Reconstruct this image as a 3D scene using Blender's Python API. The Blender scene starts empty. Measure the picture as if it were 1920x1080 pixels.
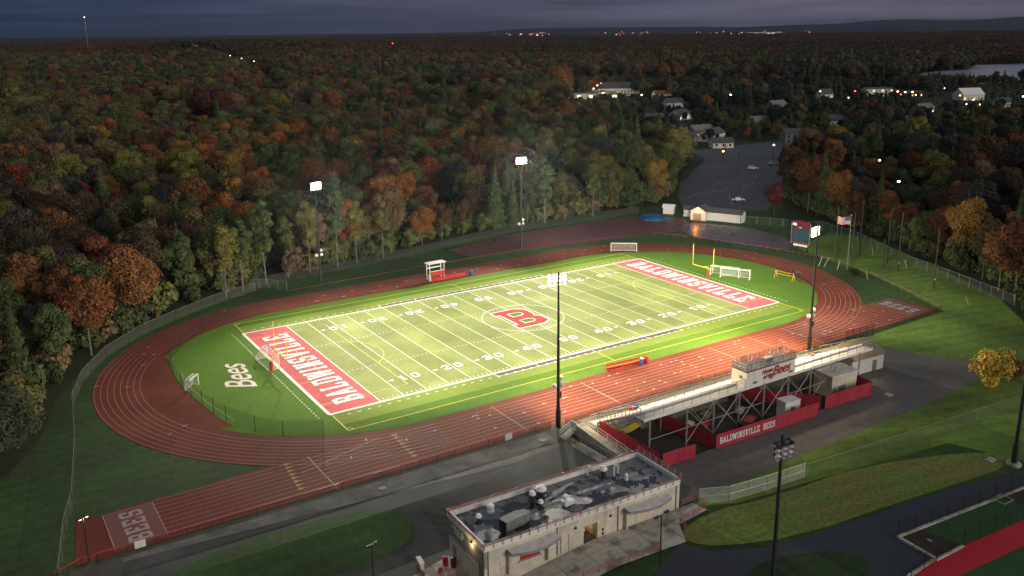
import bpy, bmesh, math, random
from mathutils import Vector, Matrix, noise
random.seed(7)
sc = bpy.context.scene
COL = sc.collection
rad = math.radians

# ------------------------------------------------------------------ camera
F, YAW, PIT, ROL = 1663.5753, 0.5701, 0.2448, -0.0111
CAM = Vector((-103.3754, -157.0602, 62.4157)); CY = 469.652
fw = Vector((math.cos(PIT)*math.sin(YAW), math.cos(PIT)*math.cos(YAW), -math.sin(PIT)))
r0 = Vector((math.cos(YAW), -math.sin(YAW), 0)); u0 = r0.cross(fw)
RV = math.cos(ROL)*r0 + math.sin(ROL)*u0
UV = -math.sin(ROL)*r0 + math.cos(ROL)*u0
cd = bpy.data.cameras.new('camera'); cam = bpy.data.objects.new('camera', cd); COL.objects.link(cam)
cd.sensor_width = 36; cd.lens = F/1920*36; cd.shift_y = (CY-540)/1920
cd.clip_start = 1; cd.clip_end = 60000
cam.matrix_world = Matrix(((RV.x, UV.x, -fw.x, CAM.x), (RV.y, UV.y, -fw.y, CAM.y), (RV.z, UV.z, -fw.z, CAM.z), (0, 0, 0, 1)))
sc.camera = cam
def at(px, py, z=0.0):
    "survey: the point at height z seen at photo pixel px,py"
    d = fw + (px-960)/F*RV - (py-CY)/F*UV
    return CAM + d*((z-CAM.z)/d.z)
def at2(px, py, z=0.0):
    p = at(px, py, z); return (p.x, p.y)
def pix(P):
    d = Vector(P)-CAM; z = d.dot(fw)
    return 960+F*d.dot(RV)/z, CY-F*d.dot(UV)/z, z

# ------------------------------------------------------------------ terrain
def ss(a, b, x):
    t = max(0.0, min(1.0, (x-a)/(b-a))); return t*t*(3-2*t)
def gz(x, y):
    z = 0.0
    if x < -42 and -120 < y < -58:
        z -= 1.8*max(0, min(1, (-42-x)/14))*max(0, min(1, (-58-y)/10))*max(0, min(1, (y+120)/20))*max(0, min(1, (x+110)/30))
    r = math.hypot(x, y)
    fl = 1-ss(900, 420, math.hypot(x-1150, y-560)) if r > 420 else 1
    if r > 420:
        k = ss(420, 1200, r)
        z += k*(7*noise.noise((x/420, y/420, 1.3)) + 4*noise.noise((x/170, y/170, 4.1)))
        z += 24*math.exp(-((x-520)/420)**2-((y-2050)/420)**2)
        z += 12*math.exp(-((x-120)/500)**2-((y-1250)/300)**2)
        if r > 5200: z *= max(0.2, 1-(r-5200)/4000)
        z = z*(fl if False else (1-ss(0, 1, 1-fl)))-(1.2*(1-fl))
    return z

# ------------------------------------------------------------------ materials
def mat(name, c, rough=.7, var=.12, scale=1.5, c2=None, metal=0, spec=.3, emit=None, es=0, bump=0, rvar=0, alpha=1, thr=None):
    m = bpy.data.materials.new(name); m.use_nodes = True
    nt = m.node_tree; N = nt.nodes; L = nt.links; b = N['Principled BSDF']
    geo = N.new('ShaderNodeNewGeometry')
    nz = N.new('ShaderNodeTexNoise'); nz.inputs['Scale'].default_value = scale; nz.inputs['Detail'].default_value = 5; nz.inputs['Roughness'].default_value = .65
    L.new(geo.outputs['Position'], nz.inputs['Vector'])
    mx = N.new('ShaderNodeMix'); mx.data_type = 'RGBA'
    a = c2 or tuple(x*(1-var*2) for x in c); bb = c if c2 else tuple(min(1, x*(1+var)) for x in c)
    mx.inputs[6].default_value = (*a, 1); mx.inputs[7].default_value = (*bb, 1)
    mr = N.new('ShaderNodeMapRange'); lo, hi = thr or (.3, .7)
    mr.inputs[1].default_value = lo; mr.inputs[2].default_value = hi
    L.new(nz.outputs['Fac'], mr.inputs[0]); L.new(mr.outputs[0], mx.inputs[0]); L.new(mx.outputs[2], b.inputs['Base Color'])
    b.inputs['Roughness'].default_value = rough; b.inputs['Metallic'].default_value = metal
    b.inputs['Specular IOR Level'].default_value = spec
    if rvar:
        m2 = N.new('ShaderNodeMapRange'); m2.inputs[1].default_value = lo; m2.inputs[2].default_value = hi
        m2.inputs[3].default_value = rough-rvar; m2.inputs[4].default_value = rough
        L.new(nz.outputs['Fac'], m2.inputs[0]); L.new(m2.outputs[0], b.inputs['Roughness'])
    if emit:
        b.inputs['Emission Color'].default_value = (*emit, 1); b.inputs['Emission Strength'].default_value = es
    if bump:
        bp = N.new('ShaderNodeBump'); bp.inputs['Strength'].default_value = bump; bp.inputs['Distance'].default_value = .1
        L.new(nz.outputs['Fac'], bp.inputs['Height']); L.new(bp.outputs[0], b.inputs['Normal'])
    if alpha < 1: b.inputs['Alpha'].default_value = alpha
    return m
def N_(m): return m.node_tree.nodes, m.node_tree.links, m.node_tree.nodes['Principled BSDF']
def second_noise(m, scale, lo, hi, k0, k1):
    "multiply the base colour by a broad wear pattern"
    N, L, b = N_(m)
    src = b.inputs['Base Color'].links[0].from_socket
    geo = N.new('ShaderNodeNewGeometry'); nz = N.new('ShaderNodeTexNoise'); nz.inputs['Scale'].default_value = scale; nz.inputs['Detail'].default_value = 3
    L.new(geo.outputs['Position'], nz.inputs['Vector'])
    mr = N.new('ShaderNodeMapRange'); mr.inputs[1].default_value = lo; mr.inputs[2].default_value = hi; mr.inputs[3].default_value = k0; mr.inputs[4].default_value = k1
    L.new(nz.outputs['Fac'], mr.inputs[0])
    mx = N.new('ShaderNodeVectorMath'); mx.operation = 'SCALE'
    L.new(src, mx.inputs[0]); L.new(mr.outputs[0], mx.inputs['Scale']); L.new(mx.outputs[0], b.inputs['Base Color'])

M = {}
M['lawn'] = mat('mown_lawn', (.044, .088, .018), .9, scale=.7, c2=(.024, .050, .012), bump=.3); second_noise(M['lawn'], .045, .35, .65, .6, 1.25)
M['lawn_r'] = mat('lit_lawn', (.150, .235, .036), .9, scale=.5, c2=(.095, .160, .025), bump=.3); second_noise(M['lawn_r'], .06, .35, .65, .68, 1.2)  # brighter lawn copy, light on the right side put into its colour
M['dry'] = mat('dry_lawn', (.205, .172, .048), .95, scale=.13, c2=(.150, .215, .038), thr=(.38, .66)); second_noise(M['dry'], 1.6, .3, .7, .65, 1.2)
M['forest_floor'] = mat('forest_floor', (.034, .042, .015), .95, scale=.3, c2=(.018, .026, .009))
M['turf_out'] = mat('outer_turf', (.108, .198, .030), .9, scale=.35, c2=(.084, .165, .023), spec=.06); second_noise(M['turf_out'], 2.5, .3, .7, .82, 1.1)
M['asphalt'] = mat('old_asphalt', (.088, .088, .083), .9, scale=.5, c2=(.060, .061, .060), rvar=.15, spec=.15); second_noise(M['asphalt'], .12, .35, .65, .75, 1.25)
M['asphalt_new'] = mat('new_asphalt', (.048, .053, .066), .75, scale=1.2, c2=(.036, .040, .050), rvar=.15)
M['asphalt_lot'] = mat('lot_asphalt', (.115, .118, .130), .75, scale=.10, c2=(.068, .071, .080), rvar=.25); second_noise(M['asphalt_lot'], .6, .35, .65, .8, 1.15)
M['asphalt_warm'] = mat('warm_asphalt', (.165, .150, .134), .9, spec=.12, scale=.6, c2=(.115, .104, .094))
M['concrete'] = mat('concrete', (.60, .55, .45), .85, scale=.7, c2=(.46, .42, .35)); second_noise(M['concrete'], .35, .36, .52, .45, 1.0)
M['concrete_strip'] = mat('worn_concrete', (.185, .178, .160), .85, scale=.25, c2=(.100, .098, .092), thr=(.4, .6))
M['track'] = mat('track_rubber', (.190, .048, .027), .8, scale=2.0, c2=(.128, .034, .024), spec=.10); second_noise(M['track'], .10, .35, .65, .8, 1.15)
M['apron'] = mat('apron_rubber', (.125, .052, .056), .5, scale=.25, c2=(.085, .040, .046), rvar=.25)
M['apron_grey'] = mat('apron_grey', (.115, .082, .092), .4, scale=.3, c2=(.085, .065, .078), rvar=.2)
M['white_line'] = mat('white_paint', (.66, .65, .58), .7, var=.08)
M['lane_line'] = mat('worn_lane_paint', (.46, .31, .27), .7, var=.2, scale=3)
M['yellow_line'] = mat('yellow_paint', (.75, .58, .06), .7)
M['worn_yellow'] = mat('worn_yellow_paint', (.42, .27, .10), .8, var=.2, scale=4)
M['red_zone'] = mat('red_turf', (.56, .125, .130), .9, var=.12, scale=.6, spec=.05)
M['black_turf'] = mat('black_turf', (.075, .07, .062), .8)
M['dark_edge'] = mat('dark_letter_edge', (.05, .08, .035), .8)
M['white_turf'] = mat('white_turf_letter', (.85, .84, .80), .9, var=.05, spec=.05)
M['steel'] = mat('galvanised_steel', (.42, .42, .42), .45, metal=.5)
M['deck_grey'] = mat('grey_deck', (.36, .36, .37), .6)
M['alu'] = mat('bleacher_aluminium', (.84, .82, .80), .5, metal=.0, var=.06, scale=3)
M['dark_steel'] = mat('dark_steel', (.035, .035, .033), .5)
M['pole_brown'] = mat('weathered_wood_pole', (.075, .062, .048), .85, scale=4)
M['pole_grey'] = mat('grey_wood_pole', (.22, .20, .165), .8, scale=4)
M['red'] = mat('red_vinyl', (.43, .034, .060), .55, var=.1, scale=.8)
M['red_paint'] = mat('red_paint', (.44, .032, .026), .5)
M['maroon_rail'] = mat('maroon_rail', (.22, .045, .040), .5)
M['pink_rail'] = mat('faded_red_rail', (.33, .115, .105), .55)
M['white'] = mat('white_paint_metal', (.72, .70, .66), .5, var=.06)
M['cream'] = mat('cream_block_wall', (.76, .69, .55), .8, scale=1.2, var=.07); second_noise(M['cream'], .5, .3, .7, .85, 1.06)
M['grey_wall'] = mat('grey_block_wall', (.30, .29, .28), .8, scale=1.2, var=.07)
M['wall_white'] = mat('off_white_panel', (.82, .79, .73), .6, var=.05, scale=.6)
M['canopy'] = mat('grey_canopy', (.72, .67, .64), .5, var=.15, scale=1.0)
M['canopy_edge'] = mat('canopy_edge', (.30, .29, .28), .5)
M['roof_dark'] = mat('wet_roof_membrane', (.150, .155, .150), .55, scale=.42, c2=(.014, .020, .024), rvar=.50, thr=(.485, .525), spec=.8)
M['roof_tan'] = mat('tan_shingle', (.24, .20, .13), .85, scale=3)
M['roof_grey'] = mat('grey_shingle', (.10, .10, .105), .85, scale=2)
M['unit_grey'] = mat('grey_hvac', (.20, .21, .19), .6, scale=1)
M['yellow'] = mat('yellow_enamel', (.80, .62, .04), .45)
M['orange'] = mat('orange_frame', (.70, .30, .04), .5)
M['blue'] = mat('blue_plastic', (.03, .09, .30), .45)
M['tarp'] = mat('blue_tarp', (.012, .105, .20), .5, var=.35, scale=.9)
M['black'] = mat('black_rubber', (.018, .018, .018), .7)
M['glass'] = mat('dark_glass', (.02, .025, .03), .08, spec=.6)
M['door_tan'] = mat('tan_door', (.32, .28, .21), .6)
M['interior_glow'] = mat('glowing_interior', (.60, .42, .20), .8, emit=(1, .62, .22), es=.12)  # wall and hatch glow faintly, interior light put into the material
M['brown_dirt'] = mat('infield_dirt', (.050, .036, .026), .95, scale=1.5)
M['red_track'] = mat('bright_red_track', (.50, .016, .026), .6, scale=1.5, var=.05)
M['ball_turf'] = mat('ball_turf', (.030, .085, .026), .85, scale=.5)
M['red_brick'] = mat('red_brick', (.22, .08, .055), .85)
M['bark'] = mat('bark', (.085, .070, .055), .9, scale=6)
M['bark_pale'] = mat('pale_bark', (.24, .22, .18), .9, scale=6, c2=(.10, .09, .075))
M['flag_red'] = mat('flag_red', (.42, .03, .04), .7, var=.03)
M['flag_white'] = mat('flag_white', (.50, .48, .47), .7, var=.03)
M['flag_blue'] = mat('flag_blue', (.03, .05, .16), .7, var=.03)
M['sign_red'] = mat('scoreboard_red', (.11, .012, .014), .5)
M['screen'] = mat('dark_screen', (.020, .045, .062), .25, spec=.5, emit=(.05, .16, .24), es=.10)
M['wood'] = mat('bleached_timber', (.45, .38, .26), .8)
M['water'] = mat('lake_water', (.34, .35, .40), .30, var=.1, scale=.02, spec=.5)
M['hill'] = mat('far_hill', (.022, .034, .042), .95, scale=.002, var=.3)
def glow(name, c, s):
    return mat(name, (.8, .8, .8), .4, emit=c, es=s)
M['lens'] = glow('floodlight_lens', (1, .93, .80), 60)
M['lamp_shell_glow'] = mat('floodlight_shell_glow', (.75, .72, .66), .35, metal=.2, emit=(1, .90, .72), es=5)  # lamp glare put into the housings as emission
M['lamp_off'] = mat('unlit_floodlight_shell', (.86, .83, .78), .5)
M['lamp_dark'] = mat('dark_floodlight_shell', (.05, .06, .09), .4)
M['g_orange'] = glow('orange_lamp', (1, .42, .08), 14)
M['g_warm'] = glow('warm_lamp', (1, .70, .34), 8)
M['g_white'] = glow('white_lamp', (1, .92, .76), 8)
M['g_red'] = glow('red_sign_light', (1, .06, .03), 8)
M['g_window'] = glow('lit_window', (1, .72, .30), 2.2)
M['g_score'] = glow('score_digits', (.9, .9, 1), 7)
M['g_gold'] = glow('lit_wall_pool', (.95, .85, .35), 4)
def mesh_mat(name, c, a):
    m = mat(name, c, .6, var=.05, alpha=a); return m
M['chain'] = mesh_mat('chain_link', (.20, .21, .20), .10)
M['chain_pale'] = mesh_mat('pale_chain_link', (.28, .31, .26), .12)
M['chain_white'] = mesh_mat('white_chain_link', (.60, .60, .48), .36)
M['chain_faint'] = mesh_mat('faint_chain_link', (.30, .31, .28), .07)
M['netting'] = mesh_mat('black_netting', (.012, .014, .012), .20)
M['goal_net'] = mesh_mat('goal_net', (.75, .74, .70), .22)
M['rail_mesh'] = mesh_mat('rail_mesh', (.24, .24, .24), .36)
M['red_net'] = mesh_mat('red_rail_mesh', (.10, .02, .02), .45)
M['fence_dark'] = mesh_mat('dark_rail_mesh', (.02, .02, .02), .4)

def mown(m, ang, w, k):
    "faint mowing passes"
    N, L, b = N_(m)
    src = b.inputs['Base Color'].links[0].from_socket
    g = N.new('ShaderNodeNewGeometry'); d = N.new('ShaderNodeVectorMath'); d.operation = 'DOT_PRODUCT'; d.inputs[1].default_value = (math.cos(ang)*6.283/w, math.sin(ang)*6.283/w, 0)
    L.new(g.outputs['Position'], d.inputs[0]); s = N.new('ShaderNodeMath'); s.operation = 'SINE'; L.new(d.outputs['Value'], s.inputs[0])
    mr = N.new('ShaderNodeMapRange'); mr.inputs[1].default_value = -.4; mr.inputs[2].default_value = .4; mr.inputs[3].default_value = 1-k; mr.inputs[4].default_value = 1+k; L.new(s.outputs[0], mr.inputs[0])
    v = N.new('ShaderNodeVectorMath'); v.operation = 'SCALE'; L.new(src, v.inputs[0]); L.new(mr.outputs[0], v.inputs['Scale']); L.new(v.outputs[0], b.inputs['Base Color'])
mown(M['lawn_r'], 1.35, 3.4, .07); mown(M['lawn'], 1.6, 3.0, .06); mown(M['dry'], 1.4, 3.4, .05); second_noise(M['lawn_r'], .9, .3, .7, .8, 1.12); second_noise(M['lawn'], 1.1, .3, .7, .8, 1.12)
# striped playing turf: mown bands of five yards, worn patches
def play_turf():
    m = mat('playing_turf', (.255, .288, .098), .85, scale=.25, c2=(.215, .255, .082), spec=.07)
    N, L, b = N_(m)
    src = b.inputs['Base Color'].links[0].from_socket
    g = N.new('ShaderNodeNewGeometry'); sp = N.new('ShaderNodeSeparateXYZ'); L.new(g.outputs['Position'], sp.inputs[0])
    a = N.new('ShaderNodeMath'); a.operation = 'MULTIPLY_ADD'; a.inputs[1].default_value = 1/(4.572*2); a.inputs[2].default_value = 100.0
    L.new(sp.outputs['X'], a.inputs[0])
    fr = N.new('ShaderNodeMath'); fr.operation = 'FRACT'; L.new(a.outputs[0], fr.inputs[0])
    gt = N.new('ShaderNodeMath'); gt.operation = 'GREATER_THAN'; gt.inputs[1].default_value = .5; L.new(fr.outputs[0], gt.inputs[0])
    mr = N.new('ShaderNodeMapRange'); mr.inputs[3].default_value = 1.02; mr.inputs[4].default_value = .87; L.new(gt.outputs[0], mr.inputs[0])
    v = N.new('ShaderNodeVectorMath'); v.operation = 'SCALE'; L.new(src, v.inputs[0]); L.new(mr.outputs[0], v.inputs['Scale'])
    L.new(v.outputs[0], b.inputs['Base Color'])
    second_noise(m, .09, .35, .65, .80, 1.12); second_noise(m, 1.7, .3, .7, .9, 1.07)
    return m
M['turf'] = play_turf()
# block walls get courses from a brick pattern
def courses(m, s=1.0):
    N, L, b = N_(m)
    src = b.inputs['Base Color'].links[0].from_socket
    g = N.new('ShaderNodeNewGeometry'); sp = N.new('ShaderNodeSeparateXYZ'); L.new(g.outputs['Position'], sp.inputs[0])
    ad = N.new('ShaderNodeMath'); L.new(sp.outputs['X'], ad.inputs[0]); L.new(sp.outputs['Y'], ad.inputs[1])
    cb = N.new('ShaderNodeCombineXYZ'); L.new(ad.outputs[0], cb.inputs[0]); L.new(sp.outputs['Z'], cb.inputs[1])
    bk = N.new('ShaderNodeTexBrick'); bk.inputs['Scale'].default_value = s; bk.inputs['Mortar Size'].default_value = .018
    bk.inputs['Brick Width'].default_value = .8; bk.inputs['Row Height'].default_value = .4
    bk.inputs['Color1'].default_value = (1, 1, 1, 1); bk.inputs['Color2'].default_value = (.90, .90, .90, 1); bk.inputs['Mortar'].default_value = (.72, .72, .72, 1)
    L.new(cb.outputs[0], bk.inputs['Vector'])
    v = N.new('ShaderNodeVectorMath'); v.operation = 'MULTIPLY'; L.new(src, v.inputs[0]); L.new(bk.outputs['Color'], v.inputs[1]); L.new(v.outputs[0], b.inputs['Base Color'])
courses(M['cream']); courses(M['grey_wall'])
def streaks(m, lo=.62):
    N, L, b = N_(m)
    src = b.inputs['Base Color'].links[0].from_socket
    g = N.new('ShaderNodeNewGeometry'); mp = N.new('ShaderNodeMapping'); mp.inputs['Scale'].default_value = (2.2, 2.2, .22); nz = N.new('ShaderNodeTexNoise'); nz.inputs['Scale'].default_value = 1.0; nz.inputs['Detail'].default_value = 4
    L.new(g.outputs['Position'], mp.inputs[0]); L.new(mp.outputs[0], nz.inputs['Vector'])
    mr = N.new('ShaderNodeMapRange'); mr.inputs[1].default_value = .52; mr.inputs[2].default_value = .70; mr.inputs[3].default_value = 1.0; mr.inputs[4].default_value = lo; L.new(nz.outputs['Fac'], mr.inputs[0])
    v = N.new('ShaderNodeVectorMath'); v.operation = 'SCALE'; L.new(src, v.inputs[0]); L.new(mr.outputs[0], v.inputs['Scale']); L.new(v.outputs[0], b.inputs['Base Color'])
streaks(M['cream'], .82); streaks(M['grey_wall'], .7); streaks(M['red'], .72); streaks(M['wall_white'], .82)
def slabs(m, w=4.0):
    N, L, b = N_(m)
    src = b.inputs['Base Color'].links[0].from_socket
    g = N.new('ShaderNodeNewGeometry')
    bk = N.new('ShaderNodeTexBrick'); bk.inputs['Scale'].default_value = 1; bk.inputs['Mortar Size'].default_value = .05; bk.offset = 0
    bk.inputs['Brick Width'].default_value = w; bk.inputs['Row Height'].default_value = w*.75
    bk.inputs['Color1'].default_value = (1, 1, 1, 1); bk.inputs['Color2'].default_value = (.85, .85, .85, 1); bk.inputs['Mortar'].default_value = (.4, .4, .4, 1)
    L.new(g.outputs['Position'], bk.inputs['Vector'])
    v = N.new('ShaderNodeVectorMath'); v.operation = 'MULTIPLY'; L.new(src, v.inputs[0]); L.new(bk.outputs['Color'], v.inputs[1]); L.new(v.outputs[0], b.inputs['Base Color'])
slabs(M['concrete'])

def leaf_mat(name, inst):
    m = bpy.data.materials.new(name); m.use_nodes = True
    N, L, b = N_(m)
    if inst:
        t = N.new('ShaderNodeAttribute'); t.attribute_type = 'INSTANCER'; t.attribute_name = 'tint'; tint = t.outputs['Color']
    else:
        t = N.new('ShaderNodeObjectInfo'); tint = t.outputs['Color']
    a = N.new('ShaderNodeAttribute'); a.attribute_name = 'leaf'
    v = N.new('ShaderNodeVectorMath'); v.operation = 'MULTIPLY'
    L.new(tint, v.inputs[0]); L.new(a.outputs['Color'], v.inputs[1]); L.new(v.outputs[0], b.inputs['Base Color'])
    b.inputs['Roughness'].default_value = .8; b.inputs['Specular IOR Level'].default_value = .1
    return m
M['leaf'] = leaf_mat('leaves', False); M['leaf_i'] = leaf_mat('wood_leaves', True)

# ------------------------------------------------------------------ mesh builder
class MB:
    def __init__(s): s.v = []; s.f = []
    def poly(s, pts):
        i = len(s.v); s.v += [tuple(p) for p in pts]; s.f.append(tuple(range(i, i+len(pts)))); return s
    def box(s, c, d, rz=0):
        hx, hy, hz = d[0]/2, d[1]/2, d[2]/2; ca, sa = math.cos(rz), math.sin(rz); i = len(s.v)
        for z in (-hz, hz):
            for x, y in ((-hx, -hy), (hx, -hy), (hx, hy), (-hx, hy)):
                s.v.append((c[0]+x*ca-y*sa, c[1]+x*sa+y*ca, c[2]+z))
        s.f += [tuple(i+k for k in q) for q in ((0, 3, 2, 1), (4, 5, 6, 7), (0, 1, 5, 4), (1, 2, 6, 5), (2, 3, 7, 6), (3, 0, 4, 7))]; return s
    def b2(s, x0, x1, y0, y1, z0, z1): return s.box(((x0+x1)/2, (y0+y1)/2, (z0+z1)/2), (abs(x1-x0), abs(y1-y0), abs(z1-z0)))
    def prism(s, pts, z0, z1):
        n = len(pts); i = len(s.v)
        s.v += [(p[0], p[1], z0) for p in pts]+[(p[0], p[1], z1) for p in pts]
        s.f.append(tuple(range(i+n-1, i-1, -1))); s.f.append(tuple(range(i+n, i+2*n)))
        for k in range(n): s.f.append((i+k, i+(k+1) % n, i+n+(k+1) % n, i+n+k))
        return s
    def tube(s, p, q, r, n=6, r2=None, caps=True):
        p = Vector(p); q = Vector(q); d = (q-p)
        if d.length < 1e-6: return s
        d.normalize(); a = d.orthogonal().normalized(); b = d.cross(a); i = len(s.v); r2 = r if r2 is None else r2
        for c, rr in ((p, r), (q, r2)):
            for k in range(n):
                t = 2*math.pi*k/n; s.v.append(tuple(c+a*(rr*math.cos(t))+b*(rr*math.sin(t))))
        for k in range(n): s.f.append((i+k, i+(k+1) % n, i+n+(k+1) % n, i+n+k))
        if caps: s.f.append(tuple(range(i+n-1, i-1, -1))); s.f.append(tuple(range(i+n, i+2*n)))
        return s
    def path(s, pts, r, n=6):
        for a, b in zip(pts, pts[1:]): s.tube(a, b, r, n)
        return s
    def lathe(s, c, prof, n=12):
        i = len(s.v); m = len(prof)
        for r, z in prof:
            for k in range(n):
                t = 2*math.pi*k/n; s.v.append((c[0]+r*math.cos(t), c[1]+r*math.sin(t), c[2]+z))
        for j in range(m-1):
            for k in range(n):
                s.f.append((i+j*n+k, i+j*n+(k+1) % n, i+(j+1)*n+(k+1) % n, i+(j+1)*n+k))
        s.f.append(tuple(range(i+(m-1)*n, i+m*n))); s.f.append(tuple(range(i+n-1, i-1, -1)))
        return s
    def strip(s, p, q, w, z):
        dx, dy = q[0]-p[0], q[1]-p[1]; l = math.hypot(dx, dy) or 1; nx, ny = -dy/l*w/2, dx/l*w/2
        return s.poly([(p[0]+nx, p[1]+ny, z), (p[0]-nx, p[1]-ny, z), (q[0]-nx, q[1]-ny, z), (q[0]+nx, q[1]+ny, z)])
    def band(s, pts, w, z, closed=False):
        "flat line of width w along pts, mitred"
        n = len(pts); i = len(s.v)
        for k in range(n):
            a = pts[(k-1) % n] if (closed or k) else pts[k]; b = pts[(k+1) % n] if (closed or k < n-1) else pts[k]
            dx, dy = b[0]-a[0], b[1]-a[1]; l = math.hypot(dx, dy) or 1
            s.v.append((pts[k][0]-dy/l*w/2, pts[k][1]+dx/l*w/2, z)); s.v.append((pts[k][0]+dy/l*w/2, pts[k][1]-dx/l*w/2, z))
        for k in range(n if closed else n-1):
            a, b = i+2*k, i+2*((k+1) % n); s.f.append((a, a+1, b+1, b))
        return s
    def wall(s, pts, z0, z1):
        "vertical sheet along pts"
        for a, b in zip(pts, pts[1:]): s.poly([(a[0], a[1], z0), (b[0], b[1], z0), (b[0], b[1], z1), (a[0], a[1], z1)])
        return s
    def data(s, name, m, smooth=False):
        me = bpy.data.meshes.new(name); me.from_pydata(s.v, [], s.f); me.update()
        if m: me.materials.append(m)
        if smooth: me.polygons.foreach_set('use_smooth', [True]*len(me.polygons))
        return me
    def build(s, name, m, parent=None, **k):
        o = bpy.data.objects.new(name, s.data(name, m, k.get('smooth', False))); COL.objects.link(o)
        if parent is not None: o.parent = parent
        return o
def tag(o, label=None, cat=None, group=None, kind=None):
    if label: o['label'] = label
    if cat: o['category'] = cat
    if group: o['group'] = group
    if kind: o['kind'] = kind
    return o
def thing(name, label, cat, loc=(0, 0, 0), rz=0, group=None):
    o = bpy.data.objects.new(name, None); COL.objects.link(o); o.location = loc; o.rotation_euler = (0, 0, rz); o.empty_display_size = .3
    return tag(o, label, cat, group)
KIDS = {}
def dup(o, parent=None):
    c = o.copy(); COL.objects.link(c); c.parent = parent
    for ch in o.children: dup(ch, c)
    return c
def copy_thing(o, loc, rz, label, group=None):
    bpy.context.view_layer.update() if False else None
    c = dup(o); c.location = loc; c.rotation_euler = (0, 0, rz); tag(c, label, None, group); return c

def clip(poly, ax, v, keep_ge):
    out = []
    for k in range(len(poly)):
        a, b = poly[k-1], poly[k]
        ia = (a[ax] >= v) == keep_ge or a[ax] == v; ib = (b[ax] >= v) == keep_ge or b[ax] == v
        if ia != ib:
            t = (v-a[ax])/(b[ax]-a[ax]); out.append((a[0]+t*(b[0]-a[0]), a[1]+t*(b[1]-a[1])))
        if ib: out.append(b)
    return out
def tri_poly(pts):
    from mathutils.geometry import tessellate_polygon
    return tessellate_polygon([[Vector((p[0], p[1], 0)) for p in pts]])
def sheet(name, pts, z, m, drape=0, parent=None, kind='structure'):
    mb = MB()
    if not drape:
        mb.v = [(p[0], p[1], z) for p in pts]
        for t in tri_poly(pts):
            a, b, c = (mb.v[i] for i in t)
            up = (b[0]-a[0])*(c[1]-a[1])-(b[1]-a[1])*(c[0]-a[0]) > 0
            mb.f.append(tuple(t) if up else tuple(t)[::-1])
    else:
        s = drape
        for tr in tri_poly(pts):
            tri = [tuple(pts[i][:2]) for i in tr]
            x0 = math.floor(min(p[0] for p in tri)/s); x1 = math.ceil(max(p[0] for p in tri)/s)
            for i in range(x0, x1):
                cx = clip(clip(tri, 0, i*s, True), 0, (i+1)*s, False)
                if len(cx) < 3: continue
                for j in range(math.floor(min(p[1] for p in cx)/s), math.ceil(max(p[1] for p in cx)/s)):
                    cc = clip(clip(cx, 1, j*s, True), 1, (j+1)*s, False)
                    if len(cc) < 3: continue
                    ar = sum(cc[k-1][0]*cc[k][1]-cc[k][0]*cc[k-1][1] for k in range(len(cc)))
                    if abs(ar) < 1e-4: continue
                    if ar < 0: cc = cc[::-1]
                    mb.poly([(p[0], p[1], gz(p[0], p[1])+z) for p in cc])
    o = mb.build(name, m, parent)
    if kind and parent is None: o['kind'] = kind
    return o
def arc(cx, cy, r, a0, a1, n=24):
    return [(cx+r*math.cos(a0+(a1-a0)*k/n), cy+r*math.sin(a0+(a1-a0)*k/n)) for k in range(n+1)]
def smooth_poly(pts, it=2):
    for _ in range(it):
        q = []
        for k in range(len(pts)):
            a, b = pts[k], pts[(k+1) % len(pts)]
            q += [(a[0]*.75+b[0]*.25, a[1]*.75+b[1]*.25), (a[0]*.25+b[0]*.75, a[1]*.25+b[1]*.75)]
        pts = q
    return pts

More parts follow.
